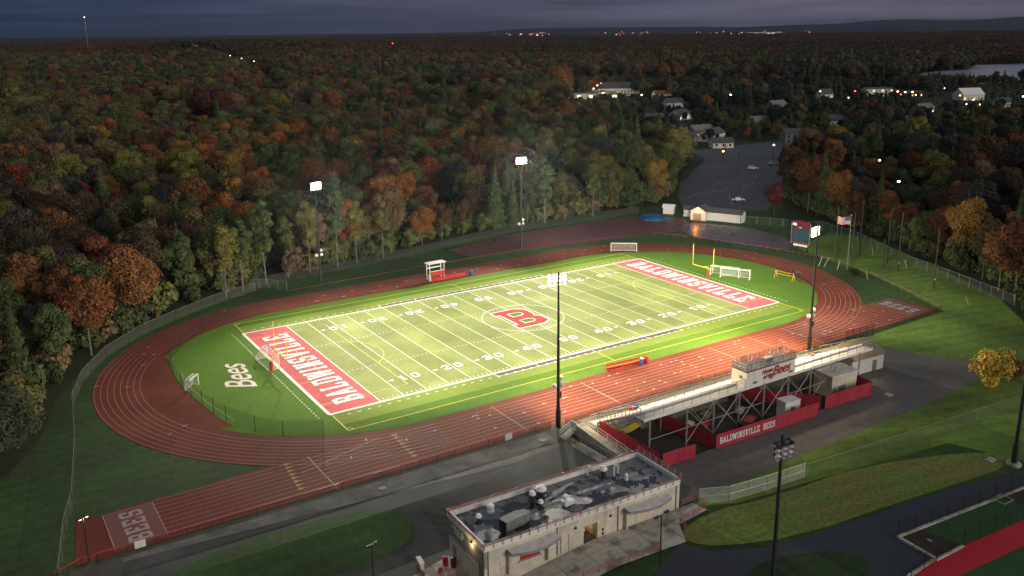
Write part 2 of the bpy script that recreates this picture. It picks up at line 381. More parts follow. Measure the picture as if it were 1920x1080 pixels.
# ------------------------------------------------------------------ block lettering
def glyph(c):
    R = lambda a, b, x, y: [(a, b), (x, b), (x, y), (a, y)]
    T = lambda p, q, w: [(p[0]-w/2, p[1]), (p[0]+w/2, p[1]), (q[0]+w/2, q[1]), (q[0]-w/2, q[1])]
    st = lambda x: [R(x, 0, x+.26, 1), R(x-.08, 0, x+.34, .15), R(x-.08, .85, x+.34, 1)]
    G = {
     'B': [R(.1, 0, .36, 1), R(0, 0, .1, .15), R(0, .85, .1, 1), R(.36, .84, .78, 1), R(.36, .42, .8, .58), R(.36, 0, .8, .16), [(.68, .5), (.9, .56), (.94, .64), (.94, .86), (.78, 1), (.68, 1)], [(.68, 0), (.82, 0), (.98, .14), (.98, .40), (.84, .54), (.68, .54)]],
     'A': [T((.16, 0), (.5, 1), .26), T((.84, 0), (.5, 1), .26), R(.28, .22, .72, .37), R(0, 0, .34, .14), R(.66, 0, 1, .14), R(.3, .86, .62, 1)],
     'L': st(.14)+[R(.3, 0, .94, .16), R(.74, 0, .94, .36)],
     'D': [R(.1, 0, .36, 1), R(0, 0, .1, .15), R(0, .85, .1, 1), R(.36, .84, .78, 1), R(.36, 0, .78, .16), [(.7, 0), (.8, 0), (.97, .18), (.97, .82), (.8, 1), (.7, 1)]],
     'W': [T((.27, 0), (.1, 1), .2), T((.27, 0), (.5, .95), .2), T((.73, 0), (.5, .95), .2), T((.73, 0), (.9, 1), .2), R(-.04, .87, .26, 1), R(.74, .87, 1.04, 1)],
     'I': st(.37), 'N': st(.1)+[R(.66, 0, .9, 1), R(.56, .85, 1, 1), T((.78, 0), (.22, 1), .28)],
     'S': [R(.2, .84, .86, 1), R(.2, .42, .82, .58), R(.12, 0, .8, .16), [(.05, .52), (.3, .46), (.3, .98), (.2, 1), (.05, .88)], [(.7, .02), (.8, 0), (.95, .14), (.95, .46), (.82, .56), (.7, .54)], R(.74, .66, .95, 1), R(.05, 0, .26, .34)],
     'V': [T((.5, 0), (.16, 1), .28), T((.5, 0), (.84, 1), .28), R(-.02, .86, .36, 1), R(.64, .86, 1.02, 1)],
     'E': [R(.1, 0, .36, 1), R(0, 0, .1, .15), R(0, .85, .1, 1), R(.36, .84, .93, 1), R(.36, 0, .95, .16), R(.36, .42, .68, .58), R(.74, .68, .93, .9), R(.76, .1, .95, .34)],
     '0': [R(.05, .12, .3, .88), R(.7, .12, .95, .88), R(.14, 0, .86, .18), R(.14, .82, .86, 1)],
     '1': [R(.38, 0, .64, 1), R(.2, 0, .82, .16), [(.18, .72), (.4, .72), (.4, 1), (.34, 1)]],
     '2': [R(.05, 0, .95, .18), [(.05, .15), (.36, .15), (.95, .58), (.68, .62)], R(.68, .55, .95, .88), R(.14, .82, .86, 1), R(.05, .66, .28, .9)],
     '3': [R(.1, 0, .86, .18), R(.3, .42, .8, .58), R(.1, .82, .86, 1), R(.7, .1, .95, .5), R(.7, .52, .95, .9), R(.05, .08, .26, .3), R(.05, .7, .26, .92)],
     '4': [R(.6, 0, .85, 1), R(.02, .22, .98, .4), [(.02, .36), (.26, .36), (.62, .8), (.62, 1), (.5, 1)]],
     '5': [R(.08, .82, .92, 1), R(.08, .45, .32, .9), R(.1, .45, .86, .62), R(.7, .1, .95, .55), R(.1, 0, .86, .18), R(.05, .08, .28, .28)],
    }
    return G.get(c, [])
def word(mb, text, o, d, h, w, gap, z, grow=0.0, up=None, dz=.003):
    "block word on the ground: origin o, reading direction d, letter height h, letter width w"
    up = up or (-d[1], d[0]); x = 0
    for c in text:
        cw = w*(1.22 if c == 'W' else .62 if c == 'I' else 1)
        k = 0
        for pol in glyph(c):
            if c == 'I': pol = [((a-.19)/.62, b) for a, b in pol]
            cx = sum(a for a, b in pol)/len(pol); cyy = sum(b for a, b in pol)/len(pol)
            q = []
            for a, b in pol:
                ga = a*cw+(grow if a > cx else -grow); gb = b*h+(grow if b > cyy else -grow)
                q.append((o[0]+d[0]*(x+ga)+up[0]*gb, o[1]+d[1]*(x+ga)+up[1]*gb, z+k*dz))
            mb.poly(q); k += 1
        x += cw+gap if c != ' ' else w*.6
    return x
def text_obj(name, s, m, size, loc, xdir, ydir, parent, shear=0, bold=0.0, ext=.0):
    cu = bpy.data.curves.new(name, 'FONT'); cu.body = s; cu.size = size; cu.shear = shear; cu.offset = bold; cu.extrude = ext; cu.align_x = 'CENTER'; cu.align_y = 'CENTER'; cu.resolution_u = 4; cu.space_character = .95
    t = bpy.data.objects.new('t', cu); COL.objects.link(t)
    dg = bpy.context.evaluated_depsgraph_get(); dg.update()
    me = bpy.data.meshes.new_from_object(t.evaluated_get(dg)); bpy.data.objects.remove(t); bpy.data.curves.remove(cu)
    X = Vector(xdir).normalized(); Y = Vector(ydir).normalized(); Z = X.cross(Y)
    me.transform(Matrix(((X.x, Y.x, Z.x, loc[0]), (X.y, Y.y, Z.y, loc[1]), (X.z, Y.z, Z.z, loc[2]), (0, 0, 0, 1))))
    me.materials.clear(); me.materials.append(m); me.name = name
    o = bpy.data.objects.new(name, me); COL.objects.link(o)
    if parent is not None: o.parent = parent
    return o
# ------------------------------------------------------------------ ground, paved areas
def grid_axis(lo, hi, st, far):
    a = []; v = lo
    while v <= hi+1e-6: a.append(v); v += st
    l = []; v = lo; d = st
    while v > -far: d *= 1.16; v -= d; l.append(v)
    r = []; v = hi; d = st
    while v < far: d *= 1.16; v += d; r.append(v)
    return l[::-1]+a+r
gx = grid_axis(-120, 120, 4, 15000); gy = grid_axis(-124, 92, 4, 15000)
mb = MB(); mb.v = [(x, y, gz(x, y)) for y in gy for x in gx]; nx = len(gx)
mb.f = [(j*nx+i, j*nx+i+1, (j+1)*nx+i+1, (j+1)*nx+i) for j in range(len(gy)-1) for i in range(nx-1)]
ground = mb.build('ground', M['forest_floor'], smooth=True); ground['kind'] = 'structure'

SITE = [(-112, -150), (-114, -30), (-102, -18), (-97, -8), (-93, 8), (-87, 21), (-79, 33), (-67, 45), (-42, 59), (-29, 62), (-7, 66), (14, 72), (54, 77), (76, 77), (106, 78),
        (127, 88), (150, 110), (205, 160), (226, 186), (306, 183), (304, 178), (231, 117), (197, 96), (159, 65), (141, 47), (137, 22), (128, 2), (114, -27), (101, -51), (90, -62), (78, -72), (84, -100), (110, -150), (40, -190), (-60, -200)]
LOT = [(113, 68), (128, 87), (149, 108), (207, 152), (222, 178), (308, 181), (232, 118), (198, 97), (160, 66), (135, 50)]
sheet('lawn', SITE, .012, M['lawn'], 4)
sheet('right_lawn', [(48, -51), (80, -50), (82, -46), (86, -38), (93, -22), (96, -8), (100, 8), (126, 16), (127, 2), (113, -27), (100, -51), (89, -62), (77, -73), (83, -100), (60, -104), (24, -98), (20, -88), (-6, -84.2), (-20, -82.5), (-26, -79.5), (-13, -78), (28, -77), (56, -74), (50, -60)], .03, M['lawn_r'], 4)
sheet('parking_lot', LOT, .04, M['asphalt_lot'])
sheet('asphalt_yard', [(-98, -49.4), (-22, -49.4), (-22, -76), (-27.4, -79), (-57.6, -78.2), (-62, -84), (-90, -84), (-96, -66)], .05, M['asphalt'], 2)
sheet('concrete_walk', [(-92, -49.9), (-29, -50.2), (-29.5, -55.4), (-40, -56.2), (-55, -54.6), (-68, -53.2), (-92, -50.9)], .075, M['concrete_strip'], 2)
isl = smooth_poly([(-90, -58.0), (-84, -55.2), (-71.2, -54.7), (-63, -56.0), (-58, -59.2), (-58.3, -63.6), (-63, -65.8), (-72, -66), (-86, -64.6)], 2)
sheet('grass_island', isl, .09, M['lawn'], 2)
sheet('lower_lawn', [(-96, -73), (-72, -69.5), (-64, -71), (-60, -77), (-60, -96), (-96, -96)], .09, M['lawn'], 2)
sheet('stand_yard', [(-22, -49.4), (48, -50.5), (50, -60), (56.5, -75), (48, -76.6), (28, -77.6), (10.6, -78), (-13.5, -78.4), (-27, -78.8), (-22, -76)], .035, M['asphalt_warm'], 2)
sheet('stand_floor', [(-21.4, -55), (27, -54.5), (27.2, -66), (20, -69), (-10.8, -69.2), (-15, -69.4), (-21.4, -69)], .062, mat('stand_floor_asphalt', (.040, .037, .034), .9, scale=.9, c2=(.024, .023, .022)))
sheet('plaza', [(-57.6, -78.4), (-27.1, -79.2), (-25.0, -79.2), (-24.6, -81.6), (-30.2, -82.2), (-32.2, -85.6), (-47.5, -84.6), (-60.5, -83.4)], .11, M['concrete'], 2)
sheet('dry_lawn', smooth_poly([(-31.5, -83.4), (-24.5, -82.0), (-14, -84.2), (2, -85), (22, -92), (24, -97.6), (-0.7, -94.6), (-19.8, -92.4), (-29, -88.8), (-32.0, -86)], 1), .022, M['dry'], 2)
path_poly = [(-33.0, -85.2), (-31.3, -88.7), (-25, -91.8), (-19.8, -93.1), (-10, -94.2), (-0.7, -95.1), (21.2, -98.9), (40, -104), (38, -110), (15.9, -101.9), (-9.6, -99.2), (-10.2, -104.6), (-17, -106.5), (-34, -106), (-47, -98), (-47, -92), (-40, -88.6)]
sheet('path', path_poly, .05, M['asphalt_new'], 2)
sheet('path_island', smooth_poly([(-33, -95.4), (-28, -93.4), (-19.2, -96.3), (-16.5, -99.6), (-18.5, -102.6), (-30, -103.5)], 2), .09, M['lawn'], 2)
sheet('ball_ground', [(-9.6, -99.4), (15.9, -101.8), (40, -104.4), (60, -130), (-20, -130), (-17, -106.4), (-10.2, -104.8)], .06, M['ball_turf'], 2)
sheet('bullpen_dirt', [(-9.4, -99.7), (-5.6, -100.0), (-4.6, -104.9), (-10, -104.6)], .075, M['brown_dirt'])
sheet('bullpen_dirt', [(10.4, -101.4), (15.9, -101.9), (26, -103), (24, -107.2), (11.5, -106.2)], .075, M['brown_dirt'])
sheet('warning_track', [(-20, -107.8), (-15.9, -105.0), (-4.6, -105.2), (7.6, -106.1), (30, -107.4), (34, -112.6), (2.1, -109.3), (-11.2, -108.4), (-20, -113)], .09, M['red_track'])
mb = MB(); mb.prism([(-9.7, -99.4), (-9.3, -99.4), (15.9, -101.6), (26, -102.7), (26, -103.0), (15.9, -101.95), (-9.7, -99.75)], 0, .28)
mb.prism([(-9.9, -99.8), (-9.5, -99.8), (-9.9, -104.9), (-10.3, -104.9)], 0, .34); mb.prism([(-10.3, -104.95), (-4.7, -105.05), (-4.7, -105.4), (-10.3, -105.3)], 0, .28)
mb.prism([(-10.5, -104.8), (-10.3, -105.1), (-15.8, -105.5), (-17, -106.6), (-17.3, -106.4), (-16, -105.1)], 0, .28)
mb.build('kerb', M['concrete'])['kind'] = 'structure'
mb = MB()
c = at(1880, 937); mb.band([(c.x-1.1, c.y-.9), (c.x+1.1, c.y-.9), (c.x+1.1, c.y+.9), (c.x-1.1, c.y+.9)], .14, .10, True)
mb.strip(at2(1738, 1012), at2(1747, 1016), .2, .10)
mb.build('bullpen_markings', M['white_line'])['kind'] = 'structure'
# throwing apron beyond the far bend
sheet('red_apron', [(17.5, 54), (16.5, 64.5), (44, 71), (93, 69.5), (103, 58), (99, 51), (88, 43.5), (78.5, 45.0), (64, 47.6), (40, 50.2)], .05, M['apron'])
sheet('throwing_circle_apron', smooth_poly([(88.5, 47), (99, 52), (106, 43), (110, 30), (106, 14), (101, 8), (95.5, 8.5), (90, 20), (86.6, 33)], 1), .062, M['apron_grey'])
# lake
lk = [at2(*q) for q in ((1716, 139), (1765, 133), (1810, 131), (1832, 122), (1880, 121), (1960, 117), (2150, 112), (2150, 136), (1900, 152), (1800, 150), (1730, 152))]
LAKE = lk
sheet('lake', lk, .3, M['water'])

# ------------------------------------------------------------------ running track
HS, RI, LW = 42.2, 36.5, 1.09
def oval(r, n=40): return arc(HS, 0, r, -math.pi/2, math.pi/2, n)+arc(-HS, 0, r, math.pi/2, 3*math.pi/2, n)
tm = MB(); o1 = oval(RI-1.2); o2 = oval(RI+8*LW+.3); n = len(o1)
tm.v = [(p[0], p[1], .04) for p in o1+o2]; tm.f = [(k, n+k, n+(k+1) % n, (k+1) % n) for k in range(n)]
track = tm.build('running_track', M['track']); track['kind'] = 'structure'
sheet('sprint_straight', [(-95.5, -37.6), (-70, -36.9), (-42, -36.6), (42, -36.6), (62, -36.9), (79.2, -37.2), (80, -48.6), (62, -49.0), (-30, -49.2), (-97, -48.6)], .048, M['track'], parent=track)
ap = [(-72.4, 17), (-73, 4)]+[(-72.6, -4), (-70.6, -17.1), (-69.7, -20.4)]+[p for p in arc(-HS, 0, RI-1.0, math.pi+.72, math.pi-.62, 20)]
sheet('jump_apron', ap, .052, M['track'], parent=track)
lm = MB()
for k in range(9):
    r = RI+k*LW
    if k: lm.band([p for p in arc(HS, 0, r, -math.pi/2, math.pi/2, 60)], .07, .066); lm.band(arc(-HS, 0, r, math.pi/2, 3*math.pi/2, 60), .07, .066); lm.strip((-HS, r), (HS, r), .07, .066)
for k in range(1, 11): lm.strip((-86, -36.5-k*1.17), (78, -36.5-k*1.17), .07, .062)
lm.band([(-71.3, 9), (-71.9, 4), (-70.9, -8), (-69.0, -18)], .09, .066)
for xx in (-63.5, -31, -12, 20, 31, 41): lm.strip((xx, -37), (xx+.1, -48.5), .14, .070)
lm.strip((-66, -41.5), (-52, -37.2), .1, .072)
for k in range(36):
    a = random.uniform(-math.pi/2, math.pi/2); rr = RI+random.choice(range(8))*LW+.5
    s_ = random.choice((-1, 1)); ca, sa = math.cos(a), math.sin(a)
    p = (s_*HS+s_*rr*ca, rr*sa); lm.strip((p[0], p[1]), (p[0]+s_*ca*.9, p[1]+sa*.9), .28, .074)
for k in range(60):
    x = random.uniform(-45, 70); y = -37-random.choice(range(9))*1.17-.5; lm.strip((x, y), (x+.5, y), .35, .074)
for k in range(26):
    x = -34+k*3.6+random.uniform(-.4, .4); lm.strip((x, 38.2+(k % 2)*3.4), (x+.7, 38.2+(k % 2)*3.4), .4, .074)
lm.build('lane_lines', M['lane_line'], track)
hm = MB()
for x0, x1 in ((-66.9, -67.7), (-49.4, -49.9)):
    for k in range(8):
        y = -37.6-k*1.17; x = x0+(x1-x0)*k/8; hm.poly([(x-.45, y+.42, .078), (x-.45, y-.42, .078), (x+.65, y, .078)])
hm.build('hurdle_marks', M['worn_yellow'], track)
for nm, x0, x1, y0, y1, rev in (('left', -92.3, -86.0, -47.8, -38.0, 0), ('right', 71.5, 78.2, -47.4, -37.4, 1)):
    bx = MB(); bx.poly([(x0, y0, .075), (x1, y0, .075), (x1, y1, .075), (x0, y1, .075)])
    o = bx.build('lettered_panel', M['apron'] if rev else mat('faded_panel', (.19, .065, .062), .8), track)
    wm = MB()
    if rev: word(wm, 'BEES', (72.8, -38.3), (0, -1), 3.6, 1.65, .55, .085)
    else: word(wm, 'BEES', (-87.6, -47.0), (0, 1), 2.9, 1.75, .42, .085)
    wm.build('lettering', mat('faded_letter', (.42, .30, .29), .8), o)
    em = MB(); em.band([(x0, y0), (x1, y0), (x1, y1), (x0, y1)], .12, .082, True); em.build('panel_edge', M['lane_line'], o)

# ------------------------------------------------------------------ turf and playing field
tp = arc(HS, 0, RI-.7, -math.pi/2, math.pi/2, 48)
lft = [p for p in arc(-HS, 0, RI-.7, math.pi/2, 3*math.pi/2, 64) if p[0] > -72.2 or abs(p[1]) > 19.5]
k0 = next(i for i, p in enumerate(lft) if p[1] < 0)
lft = lft[:k0]+[(-71.8, 17.2), (-72.5, 12), (-72.9, 4), (-72.5, -3), (-70.7, -16.5), (-69.7, -20.2)]+lft[k0:]
lft = [p for i, p in enumerate(lft) if p[0] > -73]
turf = sheet('infield_turf', tp+lft, .058, M['turf_out'])
XE, YE = 54.864, 24.384
field = MB().poly([(-XE, -YE-5.2, .066), (XE, -YE-5.2, .066), (XE, YE+5.2, .066), (-XE, YE+5.2, .066)]).build('football_field', mat('sideline_turf', (.190, .245, .048), .9, scale=.5, c2=(.158, .212, .040), spec=.06), None)
field['kind'] = 'structure'
MB().poly([(-45.72, -YE, .074), (45.72, -YE, .074), (45.72, YE, .074), (-45.72, YE, .074)]).build('playing_turf', M['turf'], field)
for s_ in (-1, 1):
    a, b = sorted((s_*XE, s_*45.72))
    ez = MB().poly([(a, -YE, .074), (b, -YE, .074), (b, YE, .074), (a, YE, .074)]).build('end_zone', M['red_zone'], field)
    dk, lt = MB(), MB(); txt = 'BALDWINSVILLE'
    if s_ < 0: ar = ((-47.3, -21.4), (0, 1))
    else: ar = ((47.9, 21.6), (0, -1))
    word(dk, txt, ar[0], ar[1], 5.4, 2.62, .70, .086, .14, dz=.001); word(lt, txt, ar[0], ar[1], 5.4, 2.62, .70, .104, 0, dz=.002)
    dk.build('letter_edge', M['dark_edge'], ez); lt.build('lettering', M['white_turf'], ez)
w = MB()
for s_ in (-1, 1):
    w.strip((-XE-.4, s_*(YE+.25)), (XE+.4, s_*(YE+.25)), .55, .098)
    w.strip((s_*(XE+.25), -YE), (s_*(XE+.25), YE), .6, .100)
for k in range(0, 101, 5):
    x = (k-50)*.9144; w.strip((x, -YE), (x, YE), .20 if k in (0, 100) else .15, .102)
for k in range(1, 100):
    if k % 5 == 0: continue
    x = (k-50)*.9144
    for y in (-YE+.75, YE-.75): w.strip((x, y-.35), (x, y+.35), .11, .102)
    for y in (-8.13, 8.13): w.strip((x, y-.32), (x, y+.32), .11, .102)
for k in range(5, 100, 5):
    for y in (-8.13, 8.13): w.strip(((k-50)*.9144-.35, y), ((k-50)*.9144+.35, y), .11, .106)
w.band(arc(0, 0, 9.144, 0, 2*math.pi, 60)[:-1], .16, .110, True)
for s_ in (-1, 1):
    for k in range(58): w.strip((-52.5+k*1.84, s_*(YE+1.75)), (-51.9+k*1.84, s_*(YE+1.75)), .2, .09)
    for k in range(46): w.strip((s_*(XE+2.3), -25.2+k*1.12), (s_*(XE+2.3), -24.7+k*1.12), .22, .09)
for s_ in (-1, 1):
    for x in (-22.9, 22.9): w.strip((x, s_*(YE+.5)), (x+.02, s_*(YE+2.6)), .14, .094)
    w.strip((-22.9, s_*(YE+1.95)), (22.9, s_*(YE+1.95)), .12, .096)
    for x in (-13.7, 0, 13.7): w.strip((x, s_*(YE+.55)), (x, s_*(YE+1.85)), .12, .094)
w.build('white_markings', M['white_line'], field)
yl_ = MB()
for s_ in (-1, 1):
    yl_.strip((-XE, s_*32.1), (XE, s_*32.1), .16, .090)
    for t_ in (-1, 1): yl_.strip((t_*XE, s_*(YE+.6)), (t_*XE, s_*32.0), .16, .092); yl_.band(arc(t_*XE, s_*32.1, 1.0, -t_*s_*math.pi/2 if False else (math.pi if t_ > 0 else 0), (math.pi if t_ > 0 else 0)+t_*s_*math.pi/2, 6), .14, .094)
    yl_.strip((0, s_*(YE+2.2)), (0, s_*32.0), .14, .092)
    a = s_*XE; 
    yl_.band([(a, -20.15), (a-s_*16.5, -20.15), (a-s_*16.5, 20.15), (a, 20.15)], .14, .108)
    yl_.band([(a, -9.16), (a-s_*5.5, -9.16), (a-s_*5.5, 9.16), (a, 9.16)], .12, .112)
    yl_.band(arc(a-s_*11, 0, 9.15, (math.pi if s_ > 0 else 0)-.9, (math.pi if s_ > 0 else 0)+.9, 14), .14, .114)
yl_.build('yellow_markings', M['yellow_line'], field)
bs = MB()
for s_ in (-1, 1): bs.poly([(-22.8, s_*(YE+1.9), .088), (22.8, s_*(YE+1.9), .088), (22.8, s_*(YE+.52), .088), (-22.8, s_*(YE+.52), .088)][::s_ and 1])
bs.build('sideline_box', M['black_turf'], field)
nd, nl = MB(), MB()
for k in range(10, 100, 10):
    v = k if k <= 50 else 100-k; x = (k-50)*.9144
    for s_ in (-1, 1):
        for i, ch in enumerate(str(v)):
            d = (1, 0) if s_ < 0 else (-1, 0); off = .45 if i else -2.15
            o = (x+d[0]*off, s_*18.0)
            word(nd, ch, o, d, 2.15, 1.75, 0, .116, .14, dz=.001); word(nl, ch, o, d, 2.15, 1.75, 0, .128, 0, dz=.002)
        if v != 50:
            q = -1 if k < 50 else 1; xx = x+q*3.2; y = s_*16.95
            nl.poly([(xx, y+.32, .13), (xx, y-.32, .13), (xx+q*1.15, y, .13)][::1 if q > 0 else -1])
nd.build('numeral_edge', M['dark_edge'], field); nl.build('yard_numerals', M['white_turf'], field)
# midfield letter: white edge, red body, green counters with white edges
out = [(-5.0, -6.2), (1.9, -6.2), (4.2, -4.6), (4.2, -1.3), (3.1, -.1), (3.7, 1.0), (3.7, 4.6), (1.5, 6.4), (-5.0, 6.4), (-5.0, 3.6), (-3.9, 3.6), (-3.9, -3.4), (-5.0, -3.4)]
def shrink(pts, e):
    c0 = (-.4, .1); r = []
    n = len(pts)
    for k in range(n):
        a, b, c = pts[k-1], pts[k], pts[(k+1) % n]
        d1 = Vector((b[0]-a[0], b[1]-a[1])).normalized(); d2 = Vector((c[0]-b[0], c[1]-b[1])).normalized()
        n1 = Vector((-d1.y, d1.x)); n2 = Vector((-d2.y, d2.x)); m_ = (n1+n2); m_ = m_/(m_.length_squared)*2
        r.append((b[0]+m_.x*e, b[1]+m_.y*e))
    return r
lg = sheet('midfield_letter', shrink(out, -.16), .132, M['dark_edge'], parent=field)
sheet('letter_border', out, .140, M['white_turf'], parent=lg); sheet('letter_body', shrink(out, .32), .148, mat('logo_red', (.52, .055, .045), .9, spec=.05), parent=lg)
for cy in (2.45, -2.5):
    cq = [(-1.7, cy-1.05), (.5, cy-1.05), (1.25, cy-.45), (1.25, cy+.45), (.5, cy+1.05), (-1.7, cy+1.05)]
    sheet('counter_border', shrink(cq, -.22), .156, M['white_turf'], parent=lg); sheet('counter', cq, .164, M['turf_out'], parent=lg)
# script word on the left end of the turf
for z, m_, b in ((.075, M['dark_edge'], .075), (.085, mat('script_paint', (.78, .64, .58), .7), .045)):
    text_obj('script_word', 'Bees', m_, 7.4, (-63.0, .9, z), (.10, 1, 0), (-1, .10, 0), turf, shear=.45, bold=b)
# ------------------------------------------------------------------ floodlight masts
def mast(label, x, y, h, aim, lit, rows, group, arms=2.0, grey=False, base=False):
    t = thing('floodlight_mast', label, 'floodlight mast', (x, y, gz(x, y)), 0, group)
    r = 0 if not lit else 0
    MB().tube((0, 0, 0), (0, 0, 3.2), .42, 10).tube((0, 0, 3.2), (0, 0, h+.4), .29, 10, .13).build('pole', M['dark_steel'], t)
    if lit:
        MB().box((0, -.34, 5.8), (.5, .4, 1.1)).build('control_box', M['dark_steel'], t)
        for dx, dz in ((-.75, 7.0), (.55, 8.1), (.6, 7.0)):
            MB().lathe((dx, 0, dz), [(.28, 0), (.42, .25), (.34, .6), (.1, .75)], 8).tube((0, 0, dz+.3), (dx, 0, dz+.3), .06, 4).build('horn_speaker', M['lamp_off'], t)
    if base: MB().lathe((0, 0, 0), [(1.0, 0), (1.0, .35), (.5, .45)], 16).build('concrete_base', M['concrete'], t)
    ax, ay = math.cos(aim), math.sin(aim); px, py = -ay, ax     # aim direction, arm direction
    for ri, (z, n) in enumerate(rows):
        wd = arms
        MB().box((0, 0, z), (2*wd+.4, .16, .16), math.atan2(py, px)).build('crossarm', M['dark_steel'], t)
        for k in range(n):
            s = -wd+2*wd*k/max(1, n-1)
            c = Vector((px*s+ax*.42, py*s+ay*.42, z-.22))
            d = Vector((ax, ay, -.55)).normalized()
            shell = M['lamp_shell_glow'] if lit else (M['lamp_off'] if (ri and k < n*.7) else M['lamp_dark'])
            lb = MB(); lb.tube(c-d*.38, c-d*.12, .12, 8, .27); lb.tube(c-d*.12, c+d*.14, .27, 8, .31, caps=False)
            lb.tube((px*s, py*s, z), c-d*.42, .05, 4)
            lo = lb.build('lamp', shell, t)
            MB().tube(c+d*.06, c+d*.08, .28, 10).build('lens', M['lens'] if lit else M['glass'], lo)
    return t
rw = lambda h: [(h, 5), (h-.62, 5), (h-1.24, 4)]
mast('tall lit floodlight mast behind the far left straight, nearest the wood of birches', -26.8, 53.0, 25.9, rad(-70), True, rw(25.9), 'lit floodlight masts round the field', 1.22)
mast('lit floodlight mast behind the far straight beside the red throwing apron', 35.4, 54.2, 26.7, rad(-105), True, rw(26.7), 'lit floodlight masts round the field', 1.22)
mast('dark floodlight mast seen from behind in front of the left end of the bleachers', -26.2, -49.9, 25.7, rad(75), True, rw(25.5), 'lit floodlight masts round the field', 1.22)
mast('floodlight mast with glowing lamp rows behind the press box, beside the near bend', 34.9, -49.6, 25.4, rad(105), True, rw(25.0), 'lit floodlight masts round the field', 1.22)
mast('unlit dark floodlight mast rising from the bottom edge before the bleachers', -38.6, -104.4, 23.4, rad(-92), False, [(23.2, 3), (22.6, 3), (22.0, 3)], 'unlit ball field masts', .85)
mast('unlit dark mast on a round white concrete foot at the right edge', 21.3, -97.3, 25.5, rad(-90), False, [(25, 4), (23.8, 4)], 'unlit ball field masts', 1.6, base=True)
def spot(x, y, z, tx, ty, P, ang, blend=.5, c=(1, .93, .76), r=.7):
    l = bpy.data.lights.new('floodlight', 'SPOT'); l.energy = P; l.spot_size = rad(ang); l.spot_blend = blend; l.color = c; l.shadow_soft_size = r
    o = bpy.data.objects.new('floodlight_beam', l); COL.objects.link(o); o.location = (x, y, z)
    o.rotation_euler = (Vector((tx, ty, 0))-Vector((x, y, z))).to_track_quat('-Z', 'Y').to_euler(); return o
LUX = 93.0
WC = (1, .93, .75)
for x, y, z, beams in ((-26.8, 51.0, 24.6, ((-58, -22, 66, 1, 2000), (117, -451, 105, 1, 2398), (-50, -55, 140, 1, 430))), (35.4, 52.2, 25.4, ((-35, -17, 80, 1, 2741), (109, -684, 119, 1, 3350), (81, 47, 139, .63, 211))),
                       (-26.2, -47.5, 24.0, ((-56, 12, 76, 1, 1450), (75, 193, 96, 1, 1930), (-2, 22, 140, .82, 650))), (34.9, -46.4, 23.6, ((-46, 24, 140, 1, 1373), (161, 304, 90, 1, 2717), (83, 0, 140, 1, 1155)))):
    for tx, ty, an, bl, P_ in beams: spot(x, y, z, tx, ty, P_*LUX, an, bl, WC)
spot(34.9, -46.8, 22.6, 22, -48, 165e3, 100, 1.0, (1, .76, .42)); spot(-26.2, -47.3, 22.6, -6, -48, 95e3, 104, 1.0, (1, .76, .42))
def lamp_light(loc, P, c=(1, .8, .5), r=.3):
    l = bpy.data.lights.new('lamp', 'POINT'); l.energy = P; l.color = c; l.shadow_soft_size = r
    o = bpy.data.objects.new('lamp_glow', l); COL.objects.link(o); o.location = loc; return o

# ------------------------------------------------------------------ poles with lamps
def street_lamp(label, x, y, h, lit=None, arm=.9, dirs=(0,), P=0, c=(1, .85, .6), group='street lamps', m='dark_steel', size=.22):
    z = gz(x, y); t = thing('street_lamp', label, 'street lamp', (x, y, z), 0, group)
    MB().tube((0, 0, 0), (0, 0, h), .11, 8, .07).build('pole', M[m], t)
    for a in dirs:
        ca, sa = math.cos(a), math.sin(a)
        MB().tube((0, 0, h), (arm*ca, arm*sa, h+.15), .045, 5).box((arm*ca*1.2, arm*sa*1.2, h+.15), (.75, .32, .16), a).build('lamp_head', M[m], t)
        MB().lathe((arm*ca*1.25, arm*sa*1.25, h+.02), [(size, 0), (size, .05)], 8).build('lens', M[lit] if lit else M['glass'], t)
    if P: lamp_light((x+arm*1.25*math.cos(dirs[0]), y+arm*1.25*math.sin(dirs[0]), z+h-.25), P, c)
    return t
street_lamp('slim unlit lamp post with paired heads on the lawn before the concrete plaza', -38.1, -87.3, 6.5, None, .8, (.2, 3.3))
street_lamp('slim unlit lamp post on the grass island left of the roof building', -67.9, -70.8, 6.1, None, .35, (.3, 3.4))
street_lamp('short post with amber lamps at the left end of the sprint lanes', -95.4, -48.4, 5.9, 'g_warm', .35, (.4, 3.6), 220, (1, .7, .3))
street_lamp('dark twin headed lamp post on the grass behind the white sheds', 108.5, 37.4, 13, None, 2.0, (.4, 3.5))
street_lamp('thin dark lamp post out in the middle of the parking lot', at2(1383, 326)[0], at2(1383, 326)[1], 9, None, .8, (.4,))
street_lamp('lit white lamp on a leaning arm among the woods right of the lot', at2(1592, 372)[0], at2(1592, 372)[1], 12.5, 'g_white', 2.6, (.4,), 2500, (1, .9, .7), size=.75)

